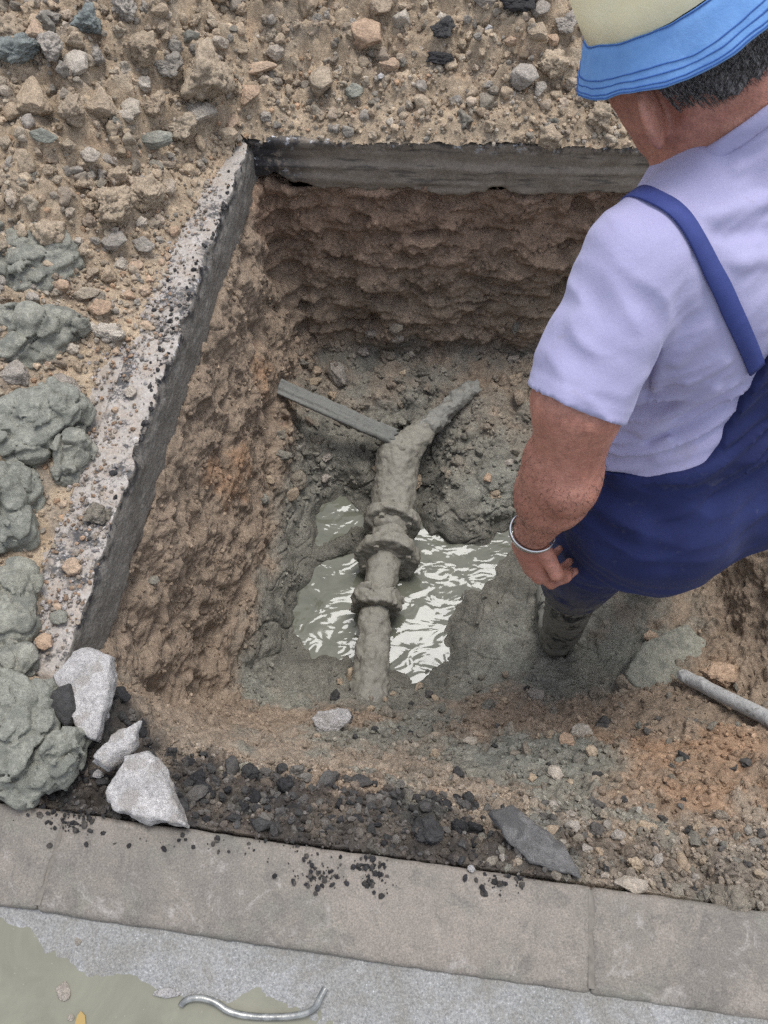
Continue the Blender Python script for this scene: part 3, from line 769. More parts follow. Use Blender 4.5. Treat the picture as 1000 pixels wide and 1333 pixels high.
def hand(P, parts):
    palm_c, fing, th = parts
    d = None
    for a, b_, ra, rb in palm_c:
        e = rcone(P, a, b_, ra, rb); d = e if d is None else smin(d, e, .012)
    for pts in fing:
        f = None
        for k in range(3):
            e = rcone(P, pts[k], pts[k + 1], (.0100, .0092, .0084)[k], (.0094, .0086, .0070)[k]); f = e if f is None else smin(f, e, .004)
        f = smin(f, np.linalg.norm(P - pts[1].astype(np.float32), axis=1) - .0102, .004)
        f = smin(f, np.linalg.norm(P - pts[0].astype(np.float32), axis=1) - .0112, .006)
        d = smin(d, f, .0045)
    f = None
    for k in range(3):
        e = rcone(P, th[k], th[k + 1], (.016, .0120, .0105)[k], (.0125, .0108, .0080)[k]); f = e if f is None else smin(f, e, .006)
    return smin(d, f, .008)
HPL = hand_parts(WRL, np.array([.10, -.10, -1.0]), np.array([.88, .40, 0]), 1.16, 1)
HPR = hand_parts(WRR, nrm(WRR - ELR), np.array([-.9, .1, -.3]), 1.0, -1)
HIPL, KNL, ANL = bw(.098, .0, -.01), np.array([.450, .800, -.26]), np.array([.492, .810, -.76])
HIPR, KNR, ANR = bw(-.098, .0, -.01), np.array([.735, .955, -.27]), np.array([.790, 1.040, -.70])
def legs(P, g=0.0):
    d = None
    for h, k, a in ((HIPL, KNL, ANL), (HIPR, KNR, ANR)):
        e = smin(rcone(P, h, k, .088 + g, .060 + g), rcone(P, k, a, .058 + g, .040 + g), .03)
        d = e if d is None else smin(d, e, .02)
    return d
def near_only(P, c, r, fn):
    o = np.full(len(P), .3, np.float32); m = np.linalg.norm(P - np.asarray(c, np.float32), axis=1) < r
    if m.any(): o[m] = fn(P[m])
    return o
def left_arm(P):
    a1 = arm(P, SHL, ELB, WRL, mid=CUFF + np.array([.006, 0, 0]))
    a1 = smin(a1, ell(P, ELB + np.array([.006, -.034, -.004]), (.030, .022, .034)), .02)      # point of the elbow
    a1 = smin(a1, rcone(P, ELB + np.array([-.040, .02, .02]), ELB + (WRL - ELB) * .45 + np.array([-.022, .01, 0]), .012, .016), .04)
    return a1 + .0015 * vnoise(P, .03, 601)
def body_fn(P):
    d = near_only(P, bw(0, 0, .25), .50, lambda Q: torso(Q, -.014))
    d = smin(d, near_only(P, (NECK0 + HC) / 2, .22, neck), .03); d = smin(d, near_only(P, HC, .19, head), .02)
    d = smin(d, near_only(P, ELB, .40, left_arm), .02); d = smin(d, near_only(P, ELR, .40, lambda Q: arm(Q, SHR, ELR, WRR)), .02)
    d = smin(d, near_only(P, WRL, .17, lambda Q: hand(Q, HPL)), .014); d = smin(d, near_only(P, WRR, .17, lambda Q: hand(Q, HPR)), .014)
    return smin(d, legs(P, -.006), .03)
b = NB('skin'); p = b.geo()
n1 = b.noise(p, 14, 4, .6); n2 = b.noise(p, 90, 4, .65); n3 = b.noise(p, 420, 3, .6)
c = b.mix(b.ramp(n1, [(.3, 0), (.7, 1)]), (.34, .138, .094), (.44, .205, .145))
c = b.mix(b.math('MULTIPLY', b.ramp(n2, [(.45, 0), (.68, 1)]), .45), c, (.27, .105, .075))
c = b.mix(b.ramp(b.vor(p, 160), [(.04, .35), (.12, 0)]), c, (.18, .075, .05))
b.b.inputs['Subsurface Weight'].default_value = .12; b.b.inputs['Subsurface Radius'].default_value = (.01, .004, .002)
c = b.mix(1.0, c, b.ramp(b.noise(p, 55, 6, .8), [(.3, .72), (.7, 1.25)]), 'MULTIPLY')
c = b.mix(1.0, c, b.ramp(b.noise(p, 500, 3, .8), [(.3, .8), (.7, 1.2)]), 'MULTIPLY')
M_skin = b.fin(c, b.ramp(n2, [(.3, .42), (.7, .6)]), b.bump(n3, .5, .0015, b.bump(n2, .4, .004)), .45)
person = empty('person', tuple(ANL - [0, 0, .08]))
tag(person, 'worker in lavender shirt, navy overalls and bucket hat standing in the pit, back turned', 'person')
lo, hi = (.12, .42, -.80), (1.02, 1.32, .98)
child('body', sdf_mesh('body', body_fn, lo, hi, .0044, M_skin, 5), person)

# ---- shirt
AX = np.stack([BL, BF, BU])
CUFR = SHR + (ELR - SHR) * .56
def folds(P):
    l, f, u = bl(P)
    q = np.stack([l * .9 - u * .55 + f * .25, f * 1.0, u * 1.0 + l * .42], 1)
    lowm = sstep(.46, .20, u)
    n = vnoise(q, (.22, .16, .030), 701); m = vnoise(q + 3, (.13, .1, .020), 702)
    o = (np.sqrt(np.abs(n) + .004) * -.8 + .4) * .020 * (.30 + .70 * lowm) + m * .008 * (.28 + .72 * lowm)
    # blouse bulging over the waistband
    o += .016 * np.exp(-((u - .165) / .045) ** 2)
    return o
def sleeve(P, sh, cf, seed):
    ax = nrm(cf - sh).astype(np.float32); t = (P - sh.astype(np.float32)) @ ax; Ls = float(np.linalg.norm(cf - sh))
    out = rcone(P, sh, cf + ax * .03, .067, .068)
    q = np.stack([t, (P - sh.astype(np.float32)) @ nrm(np.cross(ax, [0, 0, 1.])).astype(np.float32), (P - sh.astype(np.float32)) @ nrm(np.cross(ax, [1., .2, 0])).astype(np.float32)], 1)
    out = out - (.4 - np.abs(vnoise(q + q[:, [1, 2, 0]] * .35, (.05, .11, .11), seed))) * .013 - .003 * vnoise(P, .04, seed + 1)
    out = out - .0016 * sstep(.022, .019, Ls - t) * sstep(-.004, .0, Ls - t)      # hem band
    inner = rcone(P, sh + ax * .07, cf + ax * .06, .055, .0645)
    end = t - Ls - .006 * vnoise(P, .06, seed + 2)
    return np.maximum(np.maximum(out, end), -np.maximum(inner, -(t - .08)))
NECKC = hw(0, -.030, -.052)
def collar_cut(P):
    ax = nrm(NECKC - NECK0).astype(np.float32); t = (P - NECK0.astype(np.float32)) @ ax
    return rcone(P, NECK0 - ax * .02, NECK0 + ax * .2, .080, .080), t
def march(fn, px, py, t0=.6):
    r = ray(px, py); k = np.linalg.norm(r); t = t0
    for _ in range(90):
        d = float(fn((CAMV + r * t)[None].astype(np.float32))[0])
        if d < .0006: break
        t += max(d, .0006) * .7 / k
    return CAMV + r * t
ca, cb, cc_ = march(neck, 878, 234), march(neck, 985, 166), bw(0, .085, TL - .045)
cn = nrm(np.cross(cb - ca, cc_ - ca)); cn = cn if cn[2] > 0 else -cn
FOLD = []
def sh0(P): return torso(P, .008)
for (x0, y0, x1, y1, amp_, w_) in ((826, 520, 848, 400, .008, .013), (850, 510, 874, 424, .006, .011), (842, 500, 862, 400, -.007, .008), (838, 562, 930, 506, .007, .011),
        (846, 575, 940, 530, -.006, .009), (856, 592, 984, 540, .008, .012), (880, 602, 1000, 560, -.006, .009), (880, 470, 950, 380, .005, .013), (895, 500, 985, 440, .005, .012),
        (905, 285, 1000, 262, .005, .012), (920, 310, 1000, 300, -.004, .010), (935, 350, 1000, 335, .004, .012), (815, 590, 870, 570, .006, .010), (960, 220, 1000, 205, .004, .010)):
    FOLD.append((march(sh0, x0, y0), march(sh0, x1, y1), amp_, w_))
STRP = [march(sh0, *q) for q in ((838, 256), (872, 275), (905, 318), (938, 372), (962, 425), (985, 480))]
def shirt_fn(P):
    l, f, u = bl(P)
    fo = folds(P)
    for a_, c_, amp_, w_ in FOLD: fo = fo + 2.0 * amp_ * np.exp(-(rcone(P, a_, c_, 0, 0) / (w_ * .8)) ** 2)
    sdist = np.min([rcone(P, STRP[k], STRP[k + 1], 0, 0) for k in range(len(STRP) - 1)], 0)
    d = torso(P, .006) - fo * sstep(.016, .040, sdist)
    d = np.maximum(d, -(u - .02))
    d = smin(d, sleeve(P, SHL, CUFF, 711), .024)
    d = smin(d, sleeve(P, SHR, CUFR, 721), .024)
    ax = nrm(CUFF - SHL).astype(np.float32)
    ti = (P - SHL.astype(np.float32)) @ ax
    d = np.maximum(d, -np.maximum(rcone(P, SHL + ax * .12, CUFF + ax * .06, .056, .0645), -(ti - .12)))
    d = smin(d, near_only(P, NECK0, .2, lambda Q: smax(neck(Q) - .003, (Q - ca.astype(np.float32)) @ cn.astype(np.float32), .003)), .010)
    seam = np.abs((P - SHL.astype(np.float32)) @ nrm(np.array([-.80, -.25, .35])).astype(np.float32) + .012)
    d = d + .0016 * sstep(.006, .0, seam) * (u > .38)
    return d
b = NB('lavender_cotton'); p = b.geo()
n1 = b.noise(p, 9, 4, .6); n2 = b.noise(p, 60, 5, .7); n3 = b.noise(p, 900, 2, .6)
c = b.mix(b.ramp(n1, [(.3, 0), (.7, 1)]), (.335, .315, .480), (.385, .365, .53))
c = b.mix(b.math('MULTIPLY', b.ramp(b.noise(p, 17, 5, .7), [(.55, 0), (.75, 1)]), .25), c, (.27, .245, .42))
b.b.inputs['Sheen Weight'].default_value = .15
c = b.mix(1.0, c, b.ramp(b.noise(p, 1200, 2, .7), [(.3, .84), (.7, 1.14)]), 'MULTIPLY')
c = b.mix(b.ramp(b.noise(p, 8, 6, .75), [(.60, 0), (.70, .30)]), c, (.24, .20, .17))
M_shirt = b.fin(c, .9, b.bump(n3, .25, .001, b.bump(n2, .25, .003)), .15)
shirt = child('shirt', sdf_mesh('shirt', shirt_fn, (.16, .42, .10), (.98, 1.2, .90), .0046, M_shirt), person)
# neck band
def collar_fn(P):
    t = (P - ca.astype(np.float32)) @ cn.astype(np.float32)
    return smax(np.abs(neck(P) - .005 + t * .08) - .0040, np.abs(t - .004) - .011, .004)
M_rib = NB('rib_knit'); p = M_rib.geo()
M_rib = M_rib.fin((.36, .34, .505), .9, M_rib.bump(M_rib.noise(p, 500, 2), .4, .001), .15)
child('collar', sdf_mesh('collar', collar_fn, (.28, .74, .55), (.62, 1.08, .95), .0032, M_rib), shirt)

# ---- overalls
def overall_fn(P):
    l, f, u = bl(P)
    d = torso(P, .013) - np.maximum(folds(P), 0) * sstep(-.06, .02, u)
    for s in (1, -1):
        d = smin(d, ell(P, bw(s * .078, -.070, -.015), (.110, .098, .135), AX), .05)
    lg = None
    for h, k, a, kn in ((HIPL, KNL, ANL, .112), (HIPR, KNR, ANR, .112)):
        e = rcone(P, h, k, .128, .092); e = smin(e, rcone(P, k, k + (a - k) * .25, .092, .080), .03)
        lg = e if lg is None else smin(lg, e, .02)
    d = smin(d, lg, .09)
    top = .135 - .30 * np.minimum(f, .02) - .10 * np.maximum(f, 0) + .010 * vnoise(P, .12, 731)
    pan = .38 - np.maximum(np.abs(l) - .01, 0) * 3.2
    top = np.where(f < 0, smax(top, pan, .10), np.maximum(top, .40 - np.maximum(np.abs(l) - .10, 0) * 9))
    d = np.maximum(d, u - top)
    d = d - .004 * vnoise(P, (.05, .05, .09), 733) - .010 * (.35 - np.abs(vnoise(P, (.16, .16, .055), 735))) - .002 * vnoise(P, (.10, .10, .03), 736)
    # trouser bottoms, tucked in the boots
    z = P[:, 2]
    return np.maximum(d, -(z + .40))
b = NB('navy_workwear'); p = b.geo()
n1 = b.noise(p, 8, 5, .6); n2 = b.noise(p, 70, 5, .7)
wv = b.n('ShaderNodeTexWave'); wv.inputs['Scale'].default_value = 260; wv.inputs['Distortion'].default_value = .6; b.L(p, wv.inputs[0])
c = b.mix(b.ramp(n1, [(.3, 0), (.7, 1)]), (.012, .016, .062), (.020, .028, .100))
sepn = b.n('ShaderNodeSeparateXYZ'); b.L(p, sepn.inputs[0])
lo_m = b.math('MULTIPLY_ADD', sepn.outputs['Z'], -4.0); lo_m.node.inputs[2].default_value = -.55
lo_m = b.math('MULTIPLY', b.math('MINIMUM', b.math('MAXIMUM', lo_m, 0.0), 1.0), b.ramp(b.noise(p, 18, 6, .75), [(.4, 0), (.55, .9)]))
c = b.mix(lo_m, c, (.15, .14, .115))
c = b.mix(b.math('MULTIPLY', b.ramp(b.noise(p, 26, 6, .75), [(.6, 0), (.72, 1)]), .35), c, (.10, .10, .13))
b.b.inputs['Sheen Weight'].default_value = .04
M_navy = b.fin(c, .82, b.bump(wv.outputs['Fac'], .12, .0008, b.bump(n2, .25, .003)), .2)
ov = child('overalls', sdf_mesh('overalls', overall_fn, (.24, .38, -.52), (1.02, 1.2, .62), .0052, M_navy), person)

# straps laid on the shirt
def on_shirt(px, py, t0=.6):
    r = ray(px, py); k = np.linalg.norm(r); t = t0
    for _ in range(80):
        Pp = (CAMV + r * t)[None].astype(np.float32); d = float(shirt_fn(Pp)[0])
        if d < .0006: break
        t += max(d, .0006) * .7 / k
    return CAMV + r * t
def grad(fn, p, e=.004):
    Q = np.array([p + np.array(v) * e for v in ((1, 0, 0), (-1, 0, 0), (0, 1, 0), (0, -1, 0), (0, 0, 1), (0, 0, -1))], np.float32)
    d = fn(Q); return nrm([d[0] - d[1], d[2] - d[3], d[4] - d[5]])
def gradv(P, e):
    P = np.asarray(P, np.float32); o = []
    for k in range(3):
        h = np.zeros(3, np.float32); h[k] = e; o.append(shirt_fn(P + h) - shirt_fn(P - h))
    G = np.stack(o, 1); return G / np.maximum(np.linalg.norm(G, axis=1, keepdims=True), 1e-9)
def settle(P):
    P = np.array(P)
    for _ in range(8): P = P - gradv(P, .008) * shirt_fn(P.astype(np.float32))[:, None] * .8
    return P
def strap(pts, width, name, parent):
    pts = [np.asarray(q) for q in pts]; Pn = []
    for i in range(len(pts) - 1):
        for s in np.linspace(0, 1, 9)[:-1]:
            p0 = pts[max(i - 1, 0)]; p1 = pts[i]; p2 = pts[i + 1]; p3 = pts[min(i + 2, len(pts) - 1)]
            Pn.append(.5 * ((2 * p1) + (-p0 + p2) * s + (2 * p0 - 5 * p1 + 4 * p2 - p3) * s * s + (-p0 + 3 * p1 - 3 * p2 + p3) * s ** 3))
    Pn.append(pts[-1]); Pn = settle(Pn)
    for _ in range(5): Pn[1:-1] = .5 * Pn[1:-1] + .25 * (Pn[2:] + Pn[:-2])
    V = []; F = []
    NR = gradv(Pn, .02)
    for _ in range(25): NR[1:-1] = NR[1:-1] * .5 + .25 * (NR[2:] + NR[:-2])
    for i, q in enumerate(Pn):
        t = nrm(Pn[min(i + 1, len(Pn) - 1)] - Pn[max(i - 1, 0)]); n = nrm(NR[i]); s = nrm(np.cross(n, t))
        for k, (a, h) in enumerate(((-1, .0005), (-.92, .0030), (0, .0034), (.92, .0030), (1, .0005), (0, -.002))):
            V.append(q + s * a * width / 2 + n * (h + .003))
    m = 6
    for i in range(len(Pn) - 1):
        for k in range(m): F.append([i * m + k, i * m + (k + 1) % m, (i + 1) * m + (k + 1) % m, (i + 1) * m + k])
    F += [list(range(m))[::-1], [(len(Pn) - 1) * m + k for k in range(m)]]
    me = mesh_np(name, V, F, M_navy2)
    return child(name, me, parent)
b = NB('navy_webbing'); p = b.geo()
M_navy2 = b.fin(b.mix(b.ramp(b.noise(p, 30, 5), [(.3, 0), (.7, 1)]), (.030, .042, .16), (.045, .062, .21)), .75, b.bump(b.noise(p, 600, 2), .3, .001), .25)
sl = [bw(.115, .125, .36), bw(.120, .10, .46), bw(.135, .06, TL - .045)] + STRP
strap(sl, .026, 'strap', ov)
sr = [bw(-.115, .125, .36), bw(-.120, .10, .46), bw(-.12, .02, TL + .01), bw(-.10, -.08, TL - .06), bw(-.06, -.12, .42), bw(-.02, -.13, .33)]
strap(sr, .026, 'strap', ov)
# pocket stitched on the seat
# ---- boots
M_mud_boot = NB('muddy_rubber'); b = M_mud_boot; p = b.geo()
mud = b.ramp(b.noise(p, 16, 6, .7, .5), [(.41, 0), (.47, 1)])
c = b.mix(mud, (.022, .024, .025), b.mix(b.ramp(b.noise(p, 60, 4), [(.3, 0), (.7, 1)]), (.17, .165, .14), (.24, .23, .19)))
M_mud_boot = b.fin(c, b.ramp(mud, [(0, .28), (1, .85)]), b.bump(mud, .4, .004, b.bump(b.noise(p, 120, 4), .3, .003)), .5)
def boot_fn(k, a, toe):
    def fn(P):
        kn = k + (a - k) * .24; top = kn
        d = rcone(P, top, a + (0, 0, .06), .066, .054)
        d = smin(d, rcone(P, a + np.array([0, 0, -.01]), a + toe * .07 + np.array([0, 0, -.035]), .052, .044), .03)
        d = smin(d, rcone(P, a + toe * .07 + np.array([0, 0, -.035]), a + toe * .17 + np.array([0, 0, -.045]), .044, .040), .03)
        d = np.maximum(d, -(P[:, 2] - (a[2] - .085)))
        axk = nrm(a - k).astype(np.float32); t = (P - top.astype(np.float32)) @ axk
        rim = np.maximum(np.hypot((t - .0) * 1.0, 0) - .009, rcone(P, top - axk * .02, a, .071, .057))
        d = smin(d, rim, .006); d = np.maximum(d, -t)
        d = np.maximum(d, -np.maximum(rcone(P, top - axk * .05, top + axk * .10, .060, .058), t - .08))
        return d - .0025 * vnoise(P, .03, 751) - .0015 * vnoise(P, .012, 752)
    return fn
for k, a, toe in ((KNL, ANL, np.array([.05, 1.0, -.25])), (KNR, ANR, np.array([-.2, .98, 0]))):
    child('boot', sdf_mesh('boot', boot_fn(k, a, toe), np.minimum(k, a) - .22, np.maximum(k, a) + np.array([.15, .28, .02]), .005, M_mud_boot), person)
# ---- hat
def hat_surface(name, prof, mat, wav=0.0, thick=.003, nseg=96, seed=0):
    V = []; F = []; n = len(prof)
    full = [(r, h) for r, h in prof] + [(r - thick * .9, h - thick * .5) for r, h in prof[::-1]]
    m = len(full)
    for i in range(nseg):
        a = 2 * math.pi * i / nseg
        for j, (r, h) in enumerate(full):
            wv_ = wav * ((r - .09) / .07 if r > .09 else 0)
            dh = wv_ * (math.sin(2 * a + .6) * .55 + math.sin(3 * a + seed) * .45 + .25 * math.sin(5 * a + 1))
            dr = wv_ * .4 * math.sin(4 * a + 2)
            V.append(HATC + HTL * ((r + dr) * .93 * math.cos(a)) + HTF * ((r + dr) * 1.10 * math.sin(a)) + HTU * (h + dh))
    for i in range(nseg):
        for j in range(m):
            F.append([i * m + j, ((i + 1) % nseg) * m + j, ((i + 1) % nseg) * m + (j + 1) % m, i * m + (j + 1) % m])
    V = np.array(V, np.float32); V = V + (HTU.astype(np.float32) * (fbm(V, .06, 3, 781) * .0035)[:, None]) + ((V - HATC.astype(np.float32)) * (fbm(V, .045, 3, 783) * .022)[:, None])
    return mesh_np(name, V, F, mat)
HTU = nrm(HU + HF * -.02 + np.array([-.13, 0, 0])); HTF = nrm(HF - HTU * (HF @ HTU)); HTL = np.cross(HTU, HTF); HATC = hw(0, -.012, .060)
def cloth(name, ca, cb, stitch=False):
    b = NB(name); p = b.geo(); n = b.noise(p, 40, 5, .65)
    c = b.mix(b.ramp(n, [(.3, 0), (.7, 1)]), ca, cb)
    wv = b.noise(p, 700, 2); return b.fin(c, .88, b.bump(wv, .2, .001, b.bump(n, .35, .004)), .2)
M_cream = cloth('cream_cotton', (.90, .79, .50), (.92, .84, .58))
M_blue = cloth('blue_cotton', (.13, .27, .55), (.17, .33, .62))
M_stitch = cloth('blue_thread', (.05, .12, .36), (.06, .14, .40))
hat = child('hat', hat_surface('hat', [(.001, .128), (.04, .127), (.07, .121), (.086, .108), (.094, .085), (.099, .05), (.1015, .020)], M_cream), person)
brim_prof = [(.1025, .020), (.108, .010), (.117, -.002), (.126, -.014), (.135, -.025), (.137, -.028)]
def brimpt(s):
    rr = np.interp(s, np.linspace(0, 1, 6), [p_[0] for p_ in brim_prof]); hh = np.interp(s, np.linspace(0, 1, 6), [p_[1] for p_ in brim_prof]); return rr, hh
brim = child('brim', hat_surface('brim', brim_prof, M_blue, .009, .0030, 128, 1.0), hat)
for s in (.02, .55, .66, .77, .88):
    rr, hh = brimpt(s)
    child('stitching', hat_surface('stitching', [(rr + .0003, hh + .0009), (rr + .0011, hh - .0002)], M_stitch, .009, .0008, 128, 1.0), hat)
child('crown_button', hat_surface('crown_button', [(.001, .134), (.006, .133), (.009, .128)], M_cream), hat)
# ---- hair
def hair_fn(P):
    d = ell(P, hw(0, -.018, .030), (.0835, .103, .094), HA)
    q = P - HC.astype(np.float32); l = q @ HL.astype(np.float32); f = q @ HF.astype(np.float32); u = q @ HU.astype(np.float32)
    d = smin(d, ell(P, hw(0, -.070, -.022), (.058, .034, .038), HA), .02)
    d = d - .0035 * vnoise(np.stack([l, f, u * .35 + f * .2], 1), .008, 771) - .003 * vnoise(P, .025, 772)
    d = np.maximum(d, f - (-.004 + .25 * u))                       # hairline behind the ear, short sideburn
    return np.maximum(d, -(u + .070 + .25 * (f + .05) + .008 * vnoise(P, .02, 773)))
b = NB('greying_hair'); p = b.geo()
mp = b.n('ShaderNodeMapping'); b.L(p, mp.inputs[0]); mp.inputs['Scale'].default_value = (1, 1, .3); mp.inputs['Rotation'].default_value = (.5, .4, 0)
n = b.noise(mp.outputs[0], 420, 3, .7)
c = b.mix(b.ramp(n, [(.42, 0), (.66, 1)]), (.035, .031, .030), (.32, .30, .29))
M_hair = b.fin(c, .5, b.bump(n, .7, .003), .4)
hair = child('hair', sdf_mesh('hair', hair_fn, HC - .14, HC + .14, .0032, M_hair), person)
# loose strands over the hair mass
V = []; F = []
for i in range(2600):
    a = random.uniform(math.pi * .98, math.pi * 2.02); uu = random.uniform(-.060, .065)
    q0 = hw(.085 * math.cos(a), -.018 + .105 * math.sin(a), uu)
    p0 = np.array([q0], np.float32); d = float(ell(p0, hw(0, -.018, .030), (.084, .1035, .0945), HA)[0])
    n_ = nrm(HL * math.cos(a) / .085 + HF * math.sin(a) / .105 + HU * (uu - .03) / .12)
    q0 = q0 - n_ * (d - .001)
    if (q0 - HC) @ HF > -.006 + .25 * uu: continue
    back = nrm(-HU * 1.0 - HF * random.uniform(.1, .6) + HL * random.uniform(-.25, .25)); back = nrm(back - n_ * (back @ n_))
    L_ = random.uniform(.014, .026); sd_ = nrm(np.cross(back, n_)) * random.uniform(.0004, .0007)
    i0 = len(V)
    for s in (0, .5, 1):
        c_ = q0 + back * L_ * s + n_ * (.0015 + .0022 * s * random.uniform(.2, 1.3) - .004 * s * s)
        V += [c_ - sd_ * (1.05 - s), c_ + sd_ * (1.05 - s), c_ + n_ * .0006]
    for k in range(2):
        o = i0 + 3 * k; F += [[o, o + 1, o + 4, o + 3], [o + 1, o + 2, o + 5, o + 4], [o + 2, o, o + 3, o + 5]]
o = child('hair_strands', mesh_np('hair_strands', V, F, M_hair), hair); o['kind'] = 'stuff'
# ---- eyes, wristband
b = NB('eyeball'); M_eye = b.fin((.75, .72, .68), .15)
for s in (1, -1):
    bm = bmesh.new(); bmesh.ops.create_uvsphere(bm, u_segments=16, v_segments=10, radius=.0105, matrix=Matrix.Translation(Vector(hw(s * .031, .084, .015)))); me = bpy.data.meshes.new('eye'); bm.to_mesh(me); bm.free(); me.materials.append(M_eye)
    child('eye', me, person)
b = NB('brushed_steel'); M_steel = b.fin((.62, .62, .63), b.ramp(b.noise(b.geo(), 200, 2), [(.3, .18), (.7, .35)]), None, None, 1.0)
wax = nrm(WRL - ELB); wc = ELB + (WRL - ELB) * .945; we1 = nrm(np.cross(wax, [0, 1, 0.])); we2 = np.cross(wax, we1)
V = []; F = []; ns = 64
for i in range(ns):
    a = 2 * math.pi * i / ns; r_ = np.array([math.cos(a) * .0385, math.sin(a) * .0365])
    for (dr, dt) in ((0, -.007), (.0026, -.0065), (.0034, 0), (.0026, .0065), (0, .007), (-.001, 0)):
        k = 1 + dr / .037 + (.012 if (i % 4 == 0) else 0) * (-1 if abs(dt) < .0055 and dr > 0 else 0)
        V.append(wc + (we1 * r_[0] + we2 * r_[1]) * k + wax * (dt + .008 * math.sin(a + 2.2)))
for i in range(ns):
    for j in range(6): F.append([i * 6 + j, i * 6 + (j + 1) % 6, ((i + 1) % ns) * 6 + (j + 1) % 6, ((i + 1) % ns) * 6 + j])
child('wristband', mesh_np('wristband', V, F, M_steel), person)
# fine hair on the forearm
b = NB('arm_hair'); M_ah = b.fin((.05, .03, .022), .5)
V = []; F = []; fa = nrm(WRL - ELB); g1 = nrm(np.cross(fa, [1., 0, 0])); g2 = np.cross(fa, g1)
Q0 = []
for i in range(1500):
    s_ = random.uniform(-.25, .90); a = random.uniform(0, 6.28); Q0.append((ELB + (WRL - ELB) * s_ + (g1 * math.cos(a) + g2 * math.sin(a)) * .075))
Q0 = np.array(Q0, np.float32)
def _g(P):
    o = []
    for k in range(3):
        h = np.zeros(3, np.float32); h[k] = .004; o.append(left_arm(P + h) - left_arm(P - h))
    G = np.stack(o, 1); return G / np.linalg.norm(G, axis=1, keepdims=True)
for _ in range(6): Q0 = Q0 - _g(Q0) * left_arm(Q0)[:, None]
NG = _g(Q0)
for q, n_ in zip(Q0.astype(float), NG.astype(float)):
    d_ = nrm(fa * random.uniform(.3, 1) + np.array([random.gauss(0, .5) for _ in range(3)])); d_ = nrm(d_ - n_ * (d_ @ n_) + n_ * .35); L_ = random.uniform(.006, .013)
    sd_ = nrm(np.cross(d_, n_)) * .00022; i0 = len(V); e = q + d_ * L_
    V += [q - sd_, q + sd_, q + n_ * .0003, e]; F += [[i0, i0 + 1, i0 + 3], [i0 + 1, i0 + 2, i0 + 3], [i0 + 2, i0, i0 + 3]]
o = child('arm_hair', mesh_np('arm_hair', V, F, M_ah), person); o['kind'] = 'stuff'

# ================================================================== LOOSE THINGS
def ico(sub):
    bm = bmesh.new(); bmesh.ops.create_icosphere(bm, subdivisions=sub, radius=1.0)
    V = np.array([v.co[:] for v in bm.verts], np.float32); F = np.array([[v.index for v in f.verts] for f in bm.faces], np.int32); bm.free(); return V, F
ICO4 = ico(5); ICO3 = ico(4); ICO2 = ico(3); ICO1 = ico(1); ICO_80 = ico(2)
def clod_mesh(seed, kind, mat, sub=4):
    V, F = {4: ICO4, 3: ICO3, 2: ICO2, 1: ICO_80}[sub]
    V = V.copy(); rg = np.random.default_rng(seed); D = V.copy()
    off = rg.uniform(-50, 50, 3)
    r = np.ones(len(V))
    ncut = {'angular': 13, 'crumbly': 8, 'clay': 4}[kind]
    for _ in range(ncut):                                   # knock flats off the ball
        n = nrm(rg.normal(size=3)); h = rg.uniform(.50, .92)
        dd = D @ n; r = np.where(dd > 1e-3, np.minimum(r, h / np.maximum(dd, 1e-3)), r)
    P = D * r[:, None]
    if kind == 'angular':
        d = .08 * fbm(P + off, .8, 4, seed) + .07 * (.5 - worley(P + off, .40, seed)) + .06 * (.5 - worley(P + off, .18, seed + 3)) + .04 * vnoise(P + off, .09, seed + 5)
    elif kind == 'crumbly':
        w1 = worley(P + off, .62, seed); w2 = worley(P + off, .30, seed + 1); w3 = worley(P + off, .14, seed + 2)
        d = .18 * fbm(P + off, .9, 3, seed) + .34 * (.5 - w1) + .24 * (.5 - w2) + .15 * (.5 - w3) + .05 * vnoise(P + off, .07, seed + 6)
    else:
        d = .20 * fbm(P + off, .9, 3, seed) + .10 * (.5 - worley(P + off, .4, seed)) * (vnoise(P + off, 1.0, seed + 3) > .05)
    P = P + D * d[:, None]
    P /= np.abs(P).max()
    return mesh_np(kind, P, F, mat)
TANS = [(.47, .362, .252), (.41, .322, .228), (.51, .402, .285), (.39, .313, .230), (.45, .342, .238), (.43, .358, .268)]
M_tan = clod_mat('dry_clod', TANS)
M_grey = clod_mat('grey_stone', [(.37, .32, .265), (.42, .37, .315), (.32, .285, .24)], .9)
M_or = clod_mat('orange_stone', [(.47, .33, .225), (.44, .315, .22), (.49, .365, .26)], .92, .8)
M_pale = clod_mat('pale_stone', [(.50, .43, .34), (.54, .475, .395), (.48, .395, .305)], .92)
M_clay = clod_mat('grey_green_clay', [(.300, .292, .238), (.320, .308, .255), (.272, .270, .224)], .72, .9, (.36, .35, .29), .1, (.19, .19, .16))
M_blue = clod_mat('blue_grey_clay', [(.25, .262, .24), (.22, .238, .222)], .8, 1.0, (.36, .36, .32))
M_black = clod_mat('bitumen_lump', [(.038, .036, .037), (.05, .047, .047), (.07, .066, .063)], .68, 1.1, (.16, .155, .15))
M_rub = clod_mat('tarry_stone', [(.07, .066, .062), (.13, .12, .11), (.20, .18, .155), (.06, .057, .055)], .8, 1.0, (.25, .24, .22))
M_damp = clod_mat('damp_clod', [(.25, .228, .185), (.30, .25, .19), (.22, .205, .17), (.34, .265, .195), (.235, .22, .182)], .88, 1.0, (.3, .27, .22), .08)
M_conc = clod_mat('broken_concrete', [(.52, .49, .465), (.56, .53, .505)], .9, 1.1, (.66, .64, .62), 0, (.40, .365, .33))
MATS = dict(tan=M_tan, grey=M_grey, orange=M_or, pale=M_pale, clay=M_clay, blue=M_blue, black=M_black, rub=M_rub, damp=M_damp, conc=M_conc)
_mesh_cache = {}
